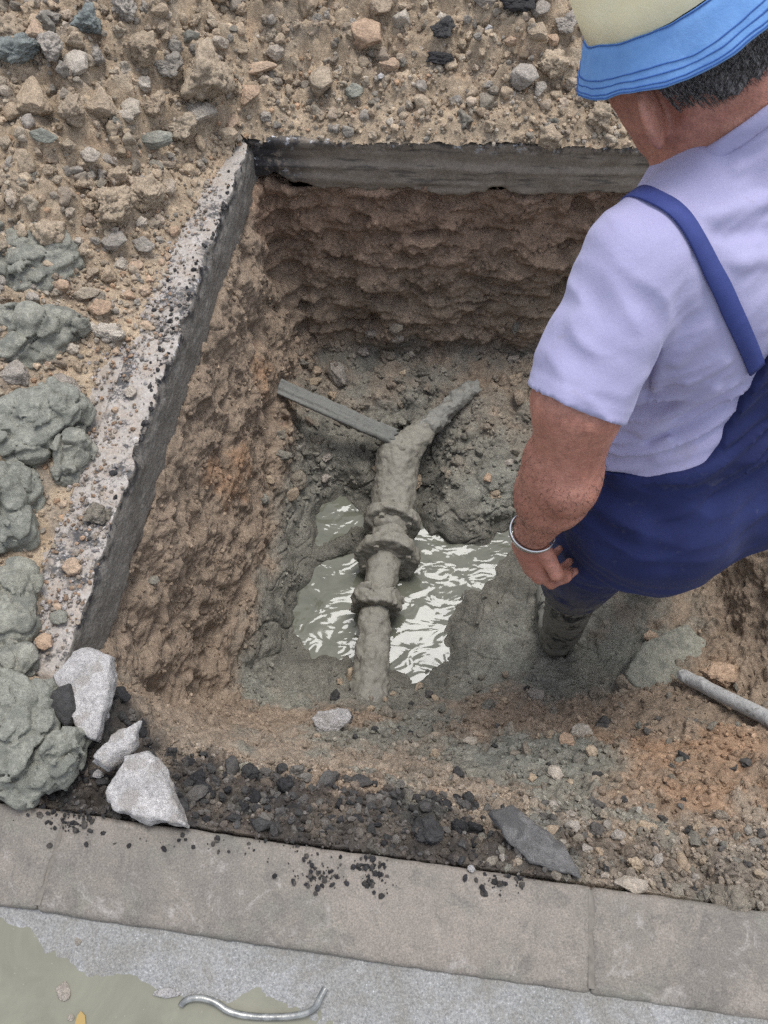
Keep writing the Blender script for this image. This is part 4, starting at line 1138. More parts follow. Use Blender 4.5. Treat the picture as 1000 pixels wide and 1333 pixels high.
def cm(kind, mat, i, sub=4):
    k = (kind, i, sub)
    if k not in _mesh_cache: _mesh_cache[k] = clod_mesh(900 + i * 13 + len(kind), kind, M_tan, sub)
    return _mesh_cache[k], MATS[mat]
PPX, PPY, PPZ = proj(PV); HPX, HPY, HPZ = proj(HV)
def hit(px, py, which='both', rad=5):
    best = None
    for nm, A, B, Z, V in (('pit', PPX, PPY, PPZ, PV), ('heap', HPX, HPY, HPZ, HV)):
        if which not in ('both', nm): continue
        m = np.flatnonzero((np.abs(A - px) < rad) & (np.abs(B - py) < rad))
        if len(m):
            k = m[np.argmin(Z[m])]
            if best is None or Z[k] < best[1]: best = (V[k], Z[k])
    g = at(px, py, .0); zc = float(proj(g)[2])
    on_pave = (g[1] > y_far(g[0]) or d_left(g[0], g[1]) < -.005) and g[1] > y_kerb(g[0])
    on_kerb = g[1] <= y_kerb(g[0])
    if best is None or ((on_pave or on_kerb) and zc < best[1] - .0): best = (g, zc)
    return np.array(best[0], float), float(best[1])
def put(name, me, loc, dims, rot, label, cat, group=None):
    me, mat = me; o = link(name, me); o.material_slots[0].link = 'OBJECT'; o.material_slots[0].material = mat; o.location = loc; o.scale = dims; o.rotation_euler = rot
    tag(o, label, cat, group); return o
def stone(px, py, w, h, kind, mat, label, cat, name, flat=.75, ang=0.0, lift=.45, i=None, group=None, which='both', rz=None):
    """w x h in photo pixels across the lump; stands where its pixel meets the ground"""
    p, zc = hit(px, py, which); s = zc / FPX / 2
    a, b_ = w * s, h * s; c = min(a, b_) * flat / .75 * .85
    i = random.randrange(7) if i is None else i
    o = put(name, cm(kind, mat, i), p + np.array([0, 0, c * lift]), (a * 1.08, b_ * 1.15, c), (R(random.uniform(-10, 10)), R(random.uniform(-10, 10)), R(ang)), label, cat, group)
    BIG.append((p, max(a, b_))); return o
BIG = []
# ---- named stones of the heap -------------------------------------------------
NS = [
 (275,108,84,88,'crumbly','tan','largest tan boulder of the spoil heap above the slab corner','boulder','boulder'),
 (49,134,52,62,'angular','tan','blocky tan stone left in the heap above the green flat stone','stone','stone'),
 (44,50,30,38,'angular','orange','oblong orange-brown stone at the upper left of the heap','stone','stone'),
 (28,76,62,42,'crumbly','blue','torn blue-grey clay lump at the left frame edge','clay lump','clay_lump'),
 (120,32,46,48,'crumbly','blue','dark blue-grey clay lump near the top left of the heap','clay lump','clay_lump'),
 (68,68,46,44,'crumbly','grey','rough dark grey clod right of the blue-grey clay','clod','clod'),
 (131,79,28,50,'angular','grey','upright flat grey stone in the left heap','stone','stone'),
 (104,55,36,28,'angular','tan','small squarish tan stone just under the dark blue-grey clay','stone','stone'),
 (100,88,38,42,'angular','pale','pale tan stone left of the upright flat grey stone','stone','stone'),
 (138,147,46,44,'angular','tan','faceted tan stone in the middle of the left heap','stone','stone'),
 (91,151,46,46,'crumbly','tan','crumbly tan clod beside the faceted tan stone','clod','clod'),
 (178,150,30,32,'angular','pale','small pale stone with a chipped top in the left heap','stone','stone'),
 (206,143,34,38,'crumbly','tan','rounded tan clod between chipped pale stone and largest boulder','clod','clod'),
 (262,158,48,42,'angular','pale','pale lumpy stone directly under the largest boulder','stone','stone'),
 (200,183,60,24,'angular','clay','long flat greenish stone on the left heap','stone','stone'),
 (244,172,46,40,'crumbly','tan','greyish tan clod touching the long flat greenish stone','clod','clod'),
 (52,176,44,24,'angular','clay','small flat greenish stone under the blocky tan stone','stone','stone'),
 (306,158,18,34,'angular','orange','narrow upright brown stone at the slab corner','stone','stone'),
 (300,185,28,26,'angular','tan','round tan stone at the tip of the slab corner','stone','stone'),
 (325,126,28,38,'angular','orange','brown-pink stone right of the largest boulder','stone','stone'),
 (190,76,46,46,'crumbly','tan','crumbly clod left of the largest boulder','clod','clod'),
 (226,90,40,36,'crumbly','grey','greyish clod wedged against the largest boulder','clod','clod'),
 (160,14,38,40,'crumbly','grey','brown-grey clod at the top edge of the heap','clod','clod'),
 (224,248,20,28,'angular','pale','small angular stone with a white face near the slab edge','stone','stone'),
 (122,205,34,26,'angular','pale','pale chipped stone below the crumbly heap stones','stone','stone'),
 (340,88,46,22,'angular','orange','flat brown stone right of the largest boulder top','stone','stone'),
 (417,116,36,52,'angular','tan','long tan stone standing near the middle of the far heap','stone','stone'),
 (464,125,28,28,'angular','clay','grey-green stone next to the long tan stone','stone','stone'),
 (490,17,34,46,'angular','tan','long tan stone at the top of the far heap','stone','stone'),
 (480,60,50,42,'angular','orange','reddish brown rounded stone of the far heap','stone','stone'),
 (361,72,24,24,'angular','pale','small pale stone above the long tan stone','stone','stone'),
 (580,46,34,30,'crumbly','black','black bitumen lump in the far heap','bitumen lump','bitumen_lump'),
 (573,76,44,20,'crumbly','black','flat black bitumen lump under the rounder one','bitumen lump','bitumen_lump'),
 (672,10,62,40,'crumbly','black','large dark lump at the top edge near the hat','lump','lump'),
 (629,10,32,22,'angular','grey','smooth grey-brown stone at the top edge of the far heap','stone','stone'),
 (700,22,28,30,'angular','grey','grey stone beside the large dark lump','stone','stone'),
 (701,51,30,26,'angular','tan','tan rounded stone below the grey one near the hat','stone','stone'),
 (740,38,32,36,'crumbly','grey','dark grey clod left of the hat','clod','clod'),
 (722,88,40,40,'crumbly','tan','tan clod left of the hat brim','clod','clod'),
 (678,112,36,36,'angular','grey','grey stone low in the far heap','stone','stone'),
 (700,117,18,26,'angular','grey','narrow grey stone leaning on the low grey stone','stone','stone'),
 (784,158,44,50,'crumbly','tan','grey-tan clod beside the worker\'s cheek','clod','clod'),
 (634,35,14,12,'angular','conc','small bluish white pebble in the far heap','pebble','pebble'),
 (667,61,22,16,'angular','orange','flat orange pebble in the far heap','pebble','pebble'),
 (723,57,16,20,'angular','orange','orange pebble close to the hat','pebble','pebble'),
 (505,91,26,18,'angular','orange','orange flake near the reddish brown stone','pebble','pebble'),
 (496,103,11,12,'angular','conc','tiny white pebble under the orange flake','pebble','pebble'),
 (148,276,62,64,'crumbly','tan','big crumbly tan clod above the bare slab strip','clod','clod'),
 (196,258,48,52,'crumbly','tan','crumbly clod between big tan clod and slab edge','clod','clod'),
 (157,321,40,26,'angular','grey','grey oblong stone under the big crumbly clod','stone','stone'),
 (191,322,36,28,'angular','grey','brown-grey stone right of the grey oblong stone','stone','stone'),
 (162,342,20,20,'angular','pale','pale rounded pebble below the grey oblong stone','pebble','pebble'),
 (140,358,28,32,'angular','tan','tan pebble right of the largest clay lump','pebble','pebble'),
 (121,354,18,22,'angular','tan','small brown pebble touching the largest clay lump','pebble','pebble'),
 (180,345,20,24,'angular','orange','rusty brown pebble right of the pale rounded pebble','pebble','pebble'),
 (135,402,36,32,'angular','orange','orange-brown stone between the clay lumps and slab strip','stone','stone'),
 (148,433,42,28,'crumbly','pale','pale sandy stone at the top of the bare slab strip','stone','stone'),
 (110,382,42,24,'angular','tan','flat brown stone sticking out beneath the largest clay lump','stone','stone'),
 (172,382,24,14,'angular','orange','pinkish flat pebble on the slab strip','pebble','pebble'),
 (200,360,13,12,'angular','orange','tiny orange pebble by the tarry slab edge','pebble','pebble'),
 (170,513,20,20,'angular','pale','tan pebble on the pale slab strip','pebble','pebble'),
 (150,535,10,10,'angular','orange','tiny pink pebble on the pale slab strip','pebble','pebble'),
 (95,742,28,26,'angular','orange','peach coloured stone alone on the slab strip','stone','stone'),
 (61,838,26,24,'angular','orange','lower peach coloured stone on the slab strip','stone','stone'),
 (80,806,30,20,'angular','clay','flat pale green stone above the lower peach stone','stone','stone'),
 (76,790,14,12,'angular','orange','small pink pebble behind the flat pale green stone','pebble','pebble'),
 (25,490,60,44,'angular','grey','dark brown stone between two clay lumps at the left','stone','stone'),
 (85,503,60,40,'angular','grey','grey-brown stone half under the clay at the slab strip','stone','stone'),
 (130,672,42,34,'crumbly','damp','crumbly brown-grey clod on the edge of the slab strip','clod','clod'),
 (425,938,58,42,'angular','conc','flat pale grey stone on the near bank','stone','stone'),
 (556,1082,52,40,'crumbly','rub','grey tar-stained stone among the bitumen crumbs','stone','stone'),
 (756,950,30,22,'angular','pale','tan oval stone on the near bank','stone','stone'),
 (736,960,26,18,'angular','orange','orange-brown pebble touching the tan oval stone','pebble','pebble'),
 (721,1003,20,20,'angular','pale','pinkish stone in the middle of the near bank','stone','stone'),
 (820,1148,42,24,'angular','pale','cream angular stone by the kerb','stone','stone'),
 (826,1122,28,22,'crumbly','tan','brown clod above the cream angular stone','clod','clod'),
 (955,1165,62,44,'crumbly','damp','broad grey-brown clod by the kerb at the right frame edge','clod','clod'),
 (614,1131,11,9,'angular','conc','white pebble lying against the kerb','pebble','pebble'),
 (842,832,24,30,'crumbly','orange','orange clod beside the green clay slab','clod','clod'),
 (932,878,52,32,'crumbly','orange','rusty orange clod behind the grey conduit','clod','clod'),
 (130,1012,20,14,'angular','conc','small white concrete chip between the two slab fragments','chip','chip'),
 (695,905,26,20,'angular','grey','pale grey stone on the near bank below the boot','stone','stone'),
 (610,960,18,14,'angular','pale','small pale stone on the near bank','stone','stone'),
 (205,752,20,14,'angular','damp','brown pebble under the left slab edge','pebble','pebble'),
 (766,342,8,8,'angular','pale','tiny stone hidden by the sleeve','pebble','pebble'),
 (635,618,12,14,'angular','orange','peach pebble on the mud left of the arm','pebble','pebble'),
 (800,1085,20,16,'angular','grey','grey pebble in the crumbs near the kerb','pebble','pebble'),
 (935,1145,14,14,'angular','pale','cream pebble in the crumbs near the right frame edge','pebble','pebble'),
 (315,255,9,9,'angular','grey','tiny','pebble','pebble'),
]
for r_ in NS:
    if r_[6].startswith('tiny stone hidden') or r_[6] == 'tiny': continue
    px, py, w_, h_, kind, mat, lab, cat, nm = r_
    stone(px, py, w_, h_, kind, mat, lab, cat, nm, ang=random.uniform(-15, 15))

# ---- big clay lumps on the left ------------------------------------------------
def clay_lump(parts, label, seed, rough=1.0, mat=None, name='clay_lump', cat='clay lump'):
    """parts: (px,py,w,h,z0,thick) in photo pixels; blobs of one lump"""
    E_ = []
    for (px, py, w_, h_, z0, th) in parts:
        c = at(px, py, z0 + th * .4); zc = float(proj(c)[2]); s = zc / FPX / 2
        E_.append((c, (w_ * s * 1.12, h_ * s * 1.22, th * 1.25)))
    lo_ = np.min([c - np.array(r) * 1.25 - .02 for c, r in E_], 0); hi_ = np.max([c + np.array(r) * 1.25 + .02 for c, r in E_], 0)
    def fn(P):
        d = None
        for k, (c, r) in enumerate(E_):
            A_m = np.array(Matrix.Rotation(.5 * math.sin(seed + k * 1.7), 3, 'Z') @ Matrix.Rotation(.22 * math.sin(seed * 2.1 + k), 3, 'X'))
            e = ell(P, c, r, A_m); d = e if d is None else smin(d, e, .018)
        m = .08 + .92 * sstep(.0, .30, vnoise(P, .06, seed + 7) + .35 * vnoise(P, .03, seed + 8))       # torn patches between sheared faces
        n = fbm(P, .09, 4, seed) * .012
        tear = ((.5 - worley(P, .022, seed + 1)) * .015 + (.5 - worley(P, .010, seed + 2)) * .008) * m * rough
        ledge = np.clip(vnoise(P + .02 * vnoise(P, .1, seed + 3)[:, None], (.14, .14, .016), seed + 4), -.5, .5) * .013
        wa, wb = worley(P + .012 * vnoise(P, .04, seed + 11)[:, None], .06, seed + 5, True)
        d = d - n - tear - ledge + sstep(.10, .0, wb - wa) * .009 - (.5 - wa) * .009
        return np.maximum(d, -(P[:, 2] - lo_[2] - .012))
    me = sdf_mesh('clay_lump', fn, lo_, hi_, .0040, mat or M_clay)
    c0 = np.array([*E_[0][0][:2], lo_[2]]); setco(me, coords(me) - c0.astype(np.float32))
    o = link(name, me, None, tuple(c0)); tag(o, label, cat, 'grey-green clay lumps along the left')
    return o
clay_lump([(52,335,105,95,.03,.060),(40,370,90,70,.02,.055),(75,300,60,50,.04,.045)], 'largest grey-green clay lump, below the crumbly brown heap', 1001)
clay_lump([(2,300,46,80,.06,.06),(-10,350,50,60,.05,.06)], 'dark clay lump cut by the left frame edge behind the largest lump', 1017)
clay_lump([(45,430,100,42,.03,.050),(85,425,60,40,.02,.042),(20,460,70,40,.02,.045),(58,462,40,34,.02,.03)], 'clay lump with a smooth domed top, second from the heap', 1031)
clay_lump([(50,545,120,72,.015,.05),(30,580,90,60,.01,.05),(80,530,70,50,.015,.045)], 'broad sheared clay lump with a lengthwise crease, middle of the left side', 1047, .45)
clay_lump([(96,590,42,56,.0,.04),(85,615,36,34,.0,.03)], 'crumbly small clay lump leaning on the broad sheared one', 1051, 1.3)
clay_lump([(10,645,70,80,.01,.055),(18,690,60,60,.01,.04)], 'striped clay lump at the left frame edge below the broad sheared one', 1063, .7)
clay_lump([(15,775,60,70,.0,.045),(10,815,66,50,.0,.04),(30,760,34,40,.0,.035)], 'rounded clay lump left of the peach stones', 1077)
clay_lump([(20,960,96,130,.0,.055),(5,920,70,80,.01,.055),(25,1010,60,60,.0,.04)], 'largest smooth pale clay lump in the lower left corner', 1083, .25)
clay_lump([(80,990,60,46,.0,.035),(95,970,40,40,.0,.03),(65,1010,46,30,.0,.025)], 'crumbly clay lump between smooth pale lump and concrete fragments', 1093, 1.2)
clay_lump([(20,865,50,40,.0,.025)], 'small pale clay pat above the smooth lower-left lump', 1097, .5)

# ---- flat broken pieces --------------------------------------------------------
def fragment(name, outline, z, thick, tilt, mat, label, cat, seed, group=None, rough=1.0):
    pts = np.array([at(px, py, z)[:2] for px, py in outline]); c = pts.mean(0); q = (pts - c).astype(np.float32)
    area = .5 * np.sum(q[:, 0] * np.roll(q[:, 1], -1) - np.roll(q[:, 0], -1) * q[:, 1])
    if area < 0: q = q[::-1]
    ext = np.abs(q).max(0) + .03
    def fn(P):
        X = P[:, :2]; d2 = np.full(len(P), 1e9, np.float32); s = np.ones(len(P), np.float32)
        for i in range(len(q)):
            a = q[i]; b_ = q[i - 1]; e = b_ - a; w_ = X - a
            t = np.clip((w_ @ e) / (e @ e), 0, 1); bb = w_ - t[:, None] * e; d2 = np.minimum(d2, (bb ** 2).sum(1))
            c1 = X[:, 1] >= a[1]; c2 = X[:, 1] < b_[1]; c3 = e[0] * w_[:, 1] > e[1] * w_[:, 0]
            s = np.where((c1 & c2 & c3) | (~c1 & ~c2 & ~c3), -s, s)
        d = s * np.sqrt(d2)
        n = fbm(P, .03, 4, seed)
        f = smax(d - n * .006 * rough + .15 * np.abs(P[:, 2]), np.abs(P[:, 2]) - thick / 2 - n * .0022 * rough - .0015 * vnoise(P, .008, seed + 9), .006)
        return f
    me = sdf_mesh(name, fn, (-ext[0], -ext[1], -thick), (ext[0], ext[1], thick), .0032, mat)
    o = link(name, me, None, (c[0], c[1], z)); o.rotation_euler = tilt
    tag(o, label, cat, group); return o
fragment('concrete_fragment', [(72,884),(112,842),(150,858),(148,900),(128,966),(103,958),(88,918)], .012, .05, (R(3), R(4), 0), M_conc, 'broken concrete slab fragment leaning at the corner of the cut slab', 'concrete piece', 41)
fragment('concrete_fragment', [(122,992),(146,958),(182,940),(181,968),(142,1002)], .010, .035, (R(-6), R(5), 0), M_conc, 'smallest elongated concrete fragment between two bigger ones', 'concrete piece', 43)
fragment('concrete_fragment', [(136,1040),(166,985),(196,978),(218,1003),(247,1078),(188,1070),(152,1056)], .015, .045, (R(2), R(-3), 0), M_conc, 'triangular pitted concrete fragment resting against the kerb', 'concrete piece', 47)
b_ = hit(692, 1095, 'pit')[0]
M_slab = clod_mat('worn_tarmac', [(.175, .165, .158), (.185, .175, .165)], .85, 1.0, (.3, .29, .27), 0, (.10, .095, .09))
fragment('tarmac_slab', [(636,1058),(668,1048),(705,1078),(742,1108),(754,1142),(712,1136),(664,1100)], b_[2] + .004, .026, (R(10), R(-6), 0), M_slab, 'long flat grey slab piece lying in the bitumen crumbs', 'slab piece', 53)
b_ = hit(870, 860, 'pit')[0]
fragment('clay_slab', [(810,880),(835,838),(900,808),(942,848),(905,884),(850,906),(822,900)], b_[2] + .006, .020, (R(-8), R(8), R(0)), M_clay, 'smooth green clay slab under the worker at the right', 'clay slab', 59, rough=.7)
b_ = hit(100, 905, 'pit')[0]
fragment('bitumen_piece', [(62,900),(95,892),(102,925),(86,945),(66,928)], .03, .03, (R(5), R(-8), 0), M_black, 'black bitumen piece beside the leaning concrete fragment', 'bitumen piece', 61)
# mud brick standing at the left frame edge
p_ = hit(0, 200, 'heap')[0]
def block_fn(P):
    q = np.abs(P) - np.array([.055, .035, .13], np.float32)
    d = np.linalg.norm(np.maximum(q, 0), axis=1) + np.minimum(q.max(1), 0) - .006
    return d - fbm(P, .05, 3, 71) * .004
me = sdf_mesh('timber_block', block_fn, (-.09, -.07, -.16), (.09, .07, .16), .004, M_tan)
o = link('mud_block', me, None, tuple(at(-22, 205, .16))); o.rotation_euler = (R(-8), R(-4), R(14))
tag(o, 'smooth brown block standing upright at the left frame edge', 'block')

# ---- mud-caked pipe with flanges -----------------------------------------------
def mudmat(name, ca, cb, rough=.7):
    b = NB(name); p = b.geo(); n1 = b.noise(p, 30, 6, .7); n2 = b.noise(p, 140, 5, .7)
    c = b.mix(b.ramp(n1, [(.3, 0), (.7, 1)]), ca, cb)
    c = b.mix(b.ramp(b.noise(p, 55, 4), [(.58, 0), (.68, .7)]), c, (.12, .108, .088))
    return b.fin(c, b.ramp(n1, [(.35, rough - .25), (.65, rough + .15)]), b.bump(n2, .5, .005), .4)
M_mud = mudmat('caked_mud', (.175, .165, .138), (.27, .25, .205))
M_wood = mudmat('wet_board', (.12, .12, .108), (.19, .188, .168))
M_cond = mudmat('grey_conduit', (.36, .355, .34), (.46, .45, .43), .6)
pipe = empty('water_pipe', tuple(at(500, 790, -.95)))
tag(pipe, 'mud-caked water pipe with bolted flanges crossing the pool', 'pipe')
W3 = lambda px, py, z: at(px, py, z)
AZ_ = -.835
K0, K1 = W3(480, 925, -.85), W3(489, 800, AZ_)
FA, FB, FC = W3(491, 782, AZ_), W3(504, 725, AZ_), W3(509, 682, AZ_ + .005)
BD, EL = W3(513, 640, AZ_ + .015), W3(520, 590, -.775); BR = W3(613, 505, hit(613, 508, 'pit')[0][2] + .010)
def mud(P, s, a=.010): return fbm(P, .045, 4, s) * a + (.5 - worley(P, .020, s + 1)) * a * .5
def cyl(P, c, n, r, h):
    n = nrm(n).astype(np.float32); q = P - c.astype(np.float32); t = q @ n; rr = np.linalg.norm(q - t[:, None] * n, axis=1)
    return smax(rr - r, np.abs(t) - h, .008)
def part(name, fn, pts, pad, mat, root, vox=.0038):
    pts = np.array(pts); return child(name, sdf_mesh(name, fn, pts.min(0) - pad, pts.max(0) + pad, vox, mat), root)
part('pipe', lambda P: rcone(P, K0, K1, .052, .049) - mud(P, 81, .009), [K0, K1], .08, M_mud, pipe)
a1 = FA - K0; tilt = nrm(FB - FC + np.array([0, 0, .035]))
fl1 = part('flange', lambda P: cyl(P, FA, a1, .076, .024) - mud(P, 83, .013), [FA], .13, M_mud, pipe)
fl2 = part('flange', lambda P: cyl(P, FB, tilt, .100, .020) - mud(P, 85, .007), [FB], .14, M_mud, pipe)
fl3 = part('flange', lambda P: np.maximum(cyl(P, FC, tilt, .090, .019) - mud(P, 87, .008), -cyl(P, FC + np.array([-.005, 0, .052]), tilt, .010, .05)), [FC], .13, M_mud, pipe)
part('neck', lambda P: rcone(P, FC, FA, .054, .048) - mud(P, 89, .006), [FA, FC], .08, M_mud, pipe)
part('valve_body', lambda P: smin(rcone(P, FC - tilt * .01, BD, .066, .068), rcone(P, BD, EL, .067, .070), .02) - mud(P, 91, .007), [FC, BD, EL], .09, M_mud, pipe)
part('elbow', lambda P: smin(ell(P, EL, (.068, .064, .060)), rcone(P, EL, EL + (BR - EL) * .3, .058, .044), .03) - mud(P, 93, .009), [EL, EL + (BR - EL) * .35], .11, M_mud, pipe)
M_fib = mudmat('fibrous_mud', (.18, .175, .155), (.26, .25, .22), .85)
br = part('branch_pipe', lambda P: rcone(P, EL + (BR - EL) * .15, BR, .037, .031) - mud(P, 96, .011) - .003 * vnoise(P, .006, 101), [EL, BR], .07, M_fib, pipe)
br['label'] = 'rough fibrous branch leaning up to the right'
bm = bmesh.new(); bmesh.ops.create_cone(bm, segments=6, radius1=.0095, radius2=.009, depth=.012, cap_ends=True); bmesh.ops.bevel(bm, geom=bm.edges[:], offset=.0015, segments=1)
bme = bpy.data.meshes.new('bolt'); bm.to_mesh(bme); bm.free(); bme.materials.append(M_mud)
for fc, nrmv, rr_, th in ((FB, tilt, .074, .023), (FC, tilt, .064, .022)):
    n_ = nrm(nrmv); u1 = nrm(np.cross(n_, [1., .1, 0])); u2 = np.cross(n_, u1)
    for k in range(4):
        a = k * math.pi / 2 + .4; pos = fc + (u1 * math.cos(a) + u2 * math.sin(a)) * rr_ + n_ * th
        o = child('bolt', bme, pipe); o.matrix_world = Matrix.Translation(Vector(pos)) @ Vector(n_).to_track_quat('Z', 'Y').to_matrix().to_4x4()
# old boards
def board(name, a, b_, wid, thk, mat, label, cat, seed, fray=1.0):
    a = np.asarray(a, float); b_ = np.asarray(b_, float); L_ = np.linalg.norm(b_ - a)
    ex = nrm(b_ - a); ey = nrm(np.cross([0, -.35, 1.0], ex)); ez = np.cross(ex, ey); A_m = np.stack([ex, ey, ez]).astype(np.float32)
    c = (a + b_) / 2
    def fn(P):
        q = (P - c.astype(np.float32)) @ A_m.T
        n = vnoise(q, (.16, .010, .010), seed); n2 = fbm(P, .03, 3, seed + 1)
        end = (np.abs(q[:, 0]) - L_ / 2) + vnoise(q * np.array([0, 1, 1]), .010, seed + 2) * .03 * fray * (q[:, 0] > 0)
        d = smax(smax(np.abs(q[:, 1]) - wid / 2 - n * .003 - n2 * .003, np.abs(q[:, 2]) - thk / 2 - n * .003 - n2 * .002, .004), end, .004)
        return d
    lo_ = np.minimum(a, b_) - .06; hi_ = np.maximum(a, b_) + .06
    me = sdf_mesh(name, fn, lo_, hi_, .0034, mat); c0 = a.astype(np.float32); setco(me, coords(me) - c0)
    o = link(name, me, None, tuple(a)); tag(o, label, cat); return o
za = hit(372, 508, 'pit')[0][2] + .02
board('wooden_board', at(362, 502, za), at(514, 570, -.715), .052, .020, M_wood, 'dark wet board with a splintered end left of the pipe elbow', 'board', 95)
# grey conduit at the right
c0 = hit(905, 890, 'pit')[0]; c1 = hit(1000, 934, 'pit')[0]
ca_ = at(902, 886, c0[2] - .004); cb_ = at(1005, 938, c1[2] + .010); cdir = nrm(cb_ - ca_); cend = cb_ + cdir * .12 + np.array([0, 0, -.05])
def cond_fn(P):
    return smin(rcone(P, ca_ - cdir * .03, cb_, .0165, .0175), rcone(P, cb_, cend, .0175, .0175), .01) - fbm(P, .08, 2, 98) * .0015 - np.maximum(0, fbm(P, .03, 3, 99)) * .006 * sstep(.10, .0, (P - ca_.astype(np.float32)) @ cdir.astype(np.float32))
me = sdf_mesh('conduit', cond_fn, np.minimum(ca_, cend) - .07, np.maximum(ca_, cend) + .07, .0035, M_cond)
setco(me, coords(me) - ca_.astype(np.float32))
tag(link('conduit', me, None, tuple(ca_)), 'bare grey conduit sticking out of the near bank at the right', 'conduit')
# things in the gutter puddle
def tube(name, pts, rad, mat, label, cat, flat=1.0):
    cu = bpy.data.curves.new(name, 'CURVE'); cu.dimensions = '3D'; cu.bevel_depth = rad; cu.bevel_resolution = 4; cu.resolution_u = 8; cu.use_fill_caps = True
    sp = cu.splines.new('NURBS'); sp.points.add(len(pts) - 1); sp.use_endpoint_u = True; sp.order_u = 3
    for q, p in zip(sp.points, pts): q.co = (*p, 1)
    t = bpy.data.objects.new('tmp', cu); COL.objects.link(t); dg = bpy.context.evaluated_depsgraph_get()
    me = bpy.data.meshes.new_from_object(t.evaluated_get(dg)); bpy.data.objects.remove(t); me.materials.clear(); me.materials.append(mat)
    me.polygons.foreach_set('use_smooth', np.full(len(me.polygons), True))
    c = np.array(pts[0]); setco(me, coords(me) - c.astype(np.float32)); o = link(name, me, None, tuple(c)); tag(o, label, cat); return o
b = NB('dull_wet_steel'); M_rod = b.fin(b.mix(b.ramp(b.noise(b.geo(), 60, 4), [(.4, 0), (.6, 1)]), (.20, .20, .19), (.34, .335, .31)), .38, b.bump(b.noise(b.geo(), 150, 4), .4, .002), .5, .7)
gz = -.0505 + GZ
tube('bent_bar', [at(px, py, gz + h) for px, py, h in ((236,1309,.004),(240,1301,.006),(262,1298,.008),(282,1305,.008),(298,1318,.006),(330,1324,.005),(372,1324,.006),(398,1320,.010),(412,1312,.014),(418,1296,.016),(424,1286,.016))], .0050, M_rod, 'bent metal bar lying in the gutter puddle', 'metal bar')
M_leaf = NB('yellow_leaf').fin((.30, .20, .06), .6)
q = [at(px, py, gz + .002) for px, py in ((98,1333),(101,1322),(106,1316),(111,1322),(112,1333),(106,1338))]
me = mesh_np('leaf', np.array(q + [x + np.array([0, 0, .0015]) for x in q]) - q[0], [[5, 4, 3, 2, 1, 0], [6, 7, 8, 9, 10, 11]] + [[i, (i + 1) % 6, 6 + (i + 1) % 6, 6 + i] for i in range(6)], M_leaf, False)
tag(link('leaf', me, None, tuple(q[0])), 'yellow leaf floating in the gutter puddle', 'leaf')
for px, py, w_, h_, mt, lab in ((218,1294,34,12,'conc','pale chip at the puddle rim left of the bent bar'), (82,1290,22,20,'grey','dark pebble at the puddle rim in the bright reflection'), (92,1325,9,8,'pale','tiny pale pebble beside the floating leaf'),
                         (102,1227,18,14,'grey','grey pebble on the rough gutter concrete')):
    p = at(px, py, gz); s = 1.4 / FPX / 2
    put('pebble', cm('angular', mt, random.randrange(7)), p + np.array([0, 0, .001]), (w_ * s, h_ * s, .006), (0, 0, random.uniform(-.5, .5)), lab, 'pebble')

# ---- scattered clods, each its own object ---------------------------------------
def scatter(n, V, N, PX, PY, mask, rng_px, kinds, mats, name, label, cat, group, sep=.75, sub=3, sink=.30, flat=(.6, .95)):
    vis = mask & (PX > -40) & (PX < 1040) & (PY > -40) & (PY < 1380) & (((CAMV - V) * N).sum(1) > 0)
    cand = np.flatnonzero(vis); RNG.shuffle(cand); sizes = np.sort(RNG.pareto(2.2, n) * 6 + rng_px[0])[::-1].clip(*rng_px)
    done = []; k = 0; zc = proj(V)[2]
    BP = [np.array(p) for p, r in BIG]; BR_ = [r for p, r in BIG]
    for s_px in sizes:
        for _ in range(60):
            if k >= len(cand): return done
            i = cand[k]; k += 1; r = s_px * zc[i] / FPX / 2
            P = V[i]
            if BP:
                D = np.linalg.norm(np.array(BP) - P, axis=1)
                if (D < sep * (np.array(BR_) + r)).any(): continue
            ar = random.uniform(.72, 1.2); fl = random.uniform(*flat)
            c = P + N[i] * r * fl * sink
            kd, mt = random.choice(kinds), random.choice(mats)
            zone = label[1][int(np.clip((PX[i] - label[2]) / (label[3] - label[2]) * len(label[1]), 0, len(label[1]) - 1))]
            lab = ('bigger ' if s_px > .45 * rng_px[0] + .55 * rng_px[1] else 'small ') + WORD[mt] + (' angular ' if kd == 'angular' else ' crumbly ') + label[0] + ' ' + zone
            o = put(name, cm(kd, mt, random.randrange(7), sub), c, (r * ar, r / ar, r * fl), (random.uniform(-.5, .5), random.uniform(-.5, .5), random.uniform(0, 6.28)), lab, cat, group)
            BP.append(P); BR_.append(r); BIG.append((P, r)); done.append(o); break
    return done
hz = HV[:, 2]
farm = (HPY < 205) & (HPX > 320) & (hz > .015)
leftm = (HPX <= 320) & (HPY < 330) & (hz > .02)
stripm = (HPX < 260) & (HPY >= 300) & (HPY < 480) & (hz > -.002)
WORD = dict(tan='tan', grey='brown-grey', pale='pale', damp='dark brown', rub='tarry', black='black', orange='orange', conc='white')
FARZ = (['in the far heap near the slab corner', 'in the far heap left of the long tan stone', 'in the middle of the far heap', 'in the far heap between bitumen lumps and hat', 'in the far heap beside the hat'], 320, 800)
LEFTZ = (['in the left heap at the frame edge', 'in the left heap below the grey upright stone', 'in the left heap by the largest boulder'], 0, 320)
WALLZ = (['at the far wall foot above the dark board', 'at the far wall foot behind the elbow', 'at the far wall foot near the sleeve'], 340, 760)
KZ = (['by the kerb beside the triangular concrete fragment', 'by the kerb in the left third', 'by the kerb above the dark spots', 'by the kerb left of the long grey slab piece'], 215, 640)
RZ = (['by the kerb above the kerb joint', 'by the kerb near the cream angular stone', 'by the kerb towards the right frame edge'], 620, 1000)
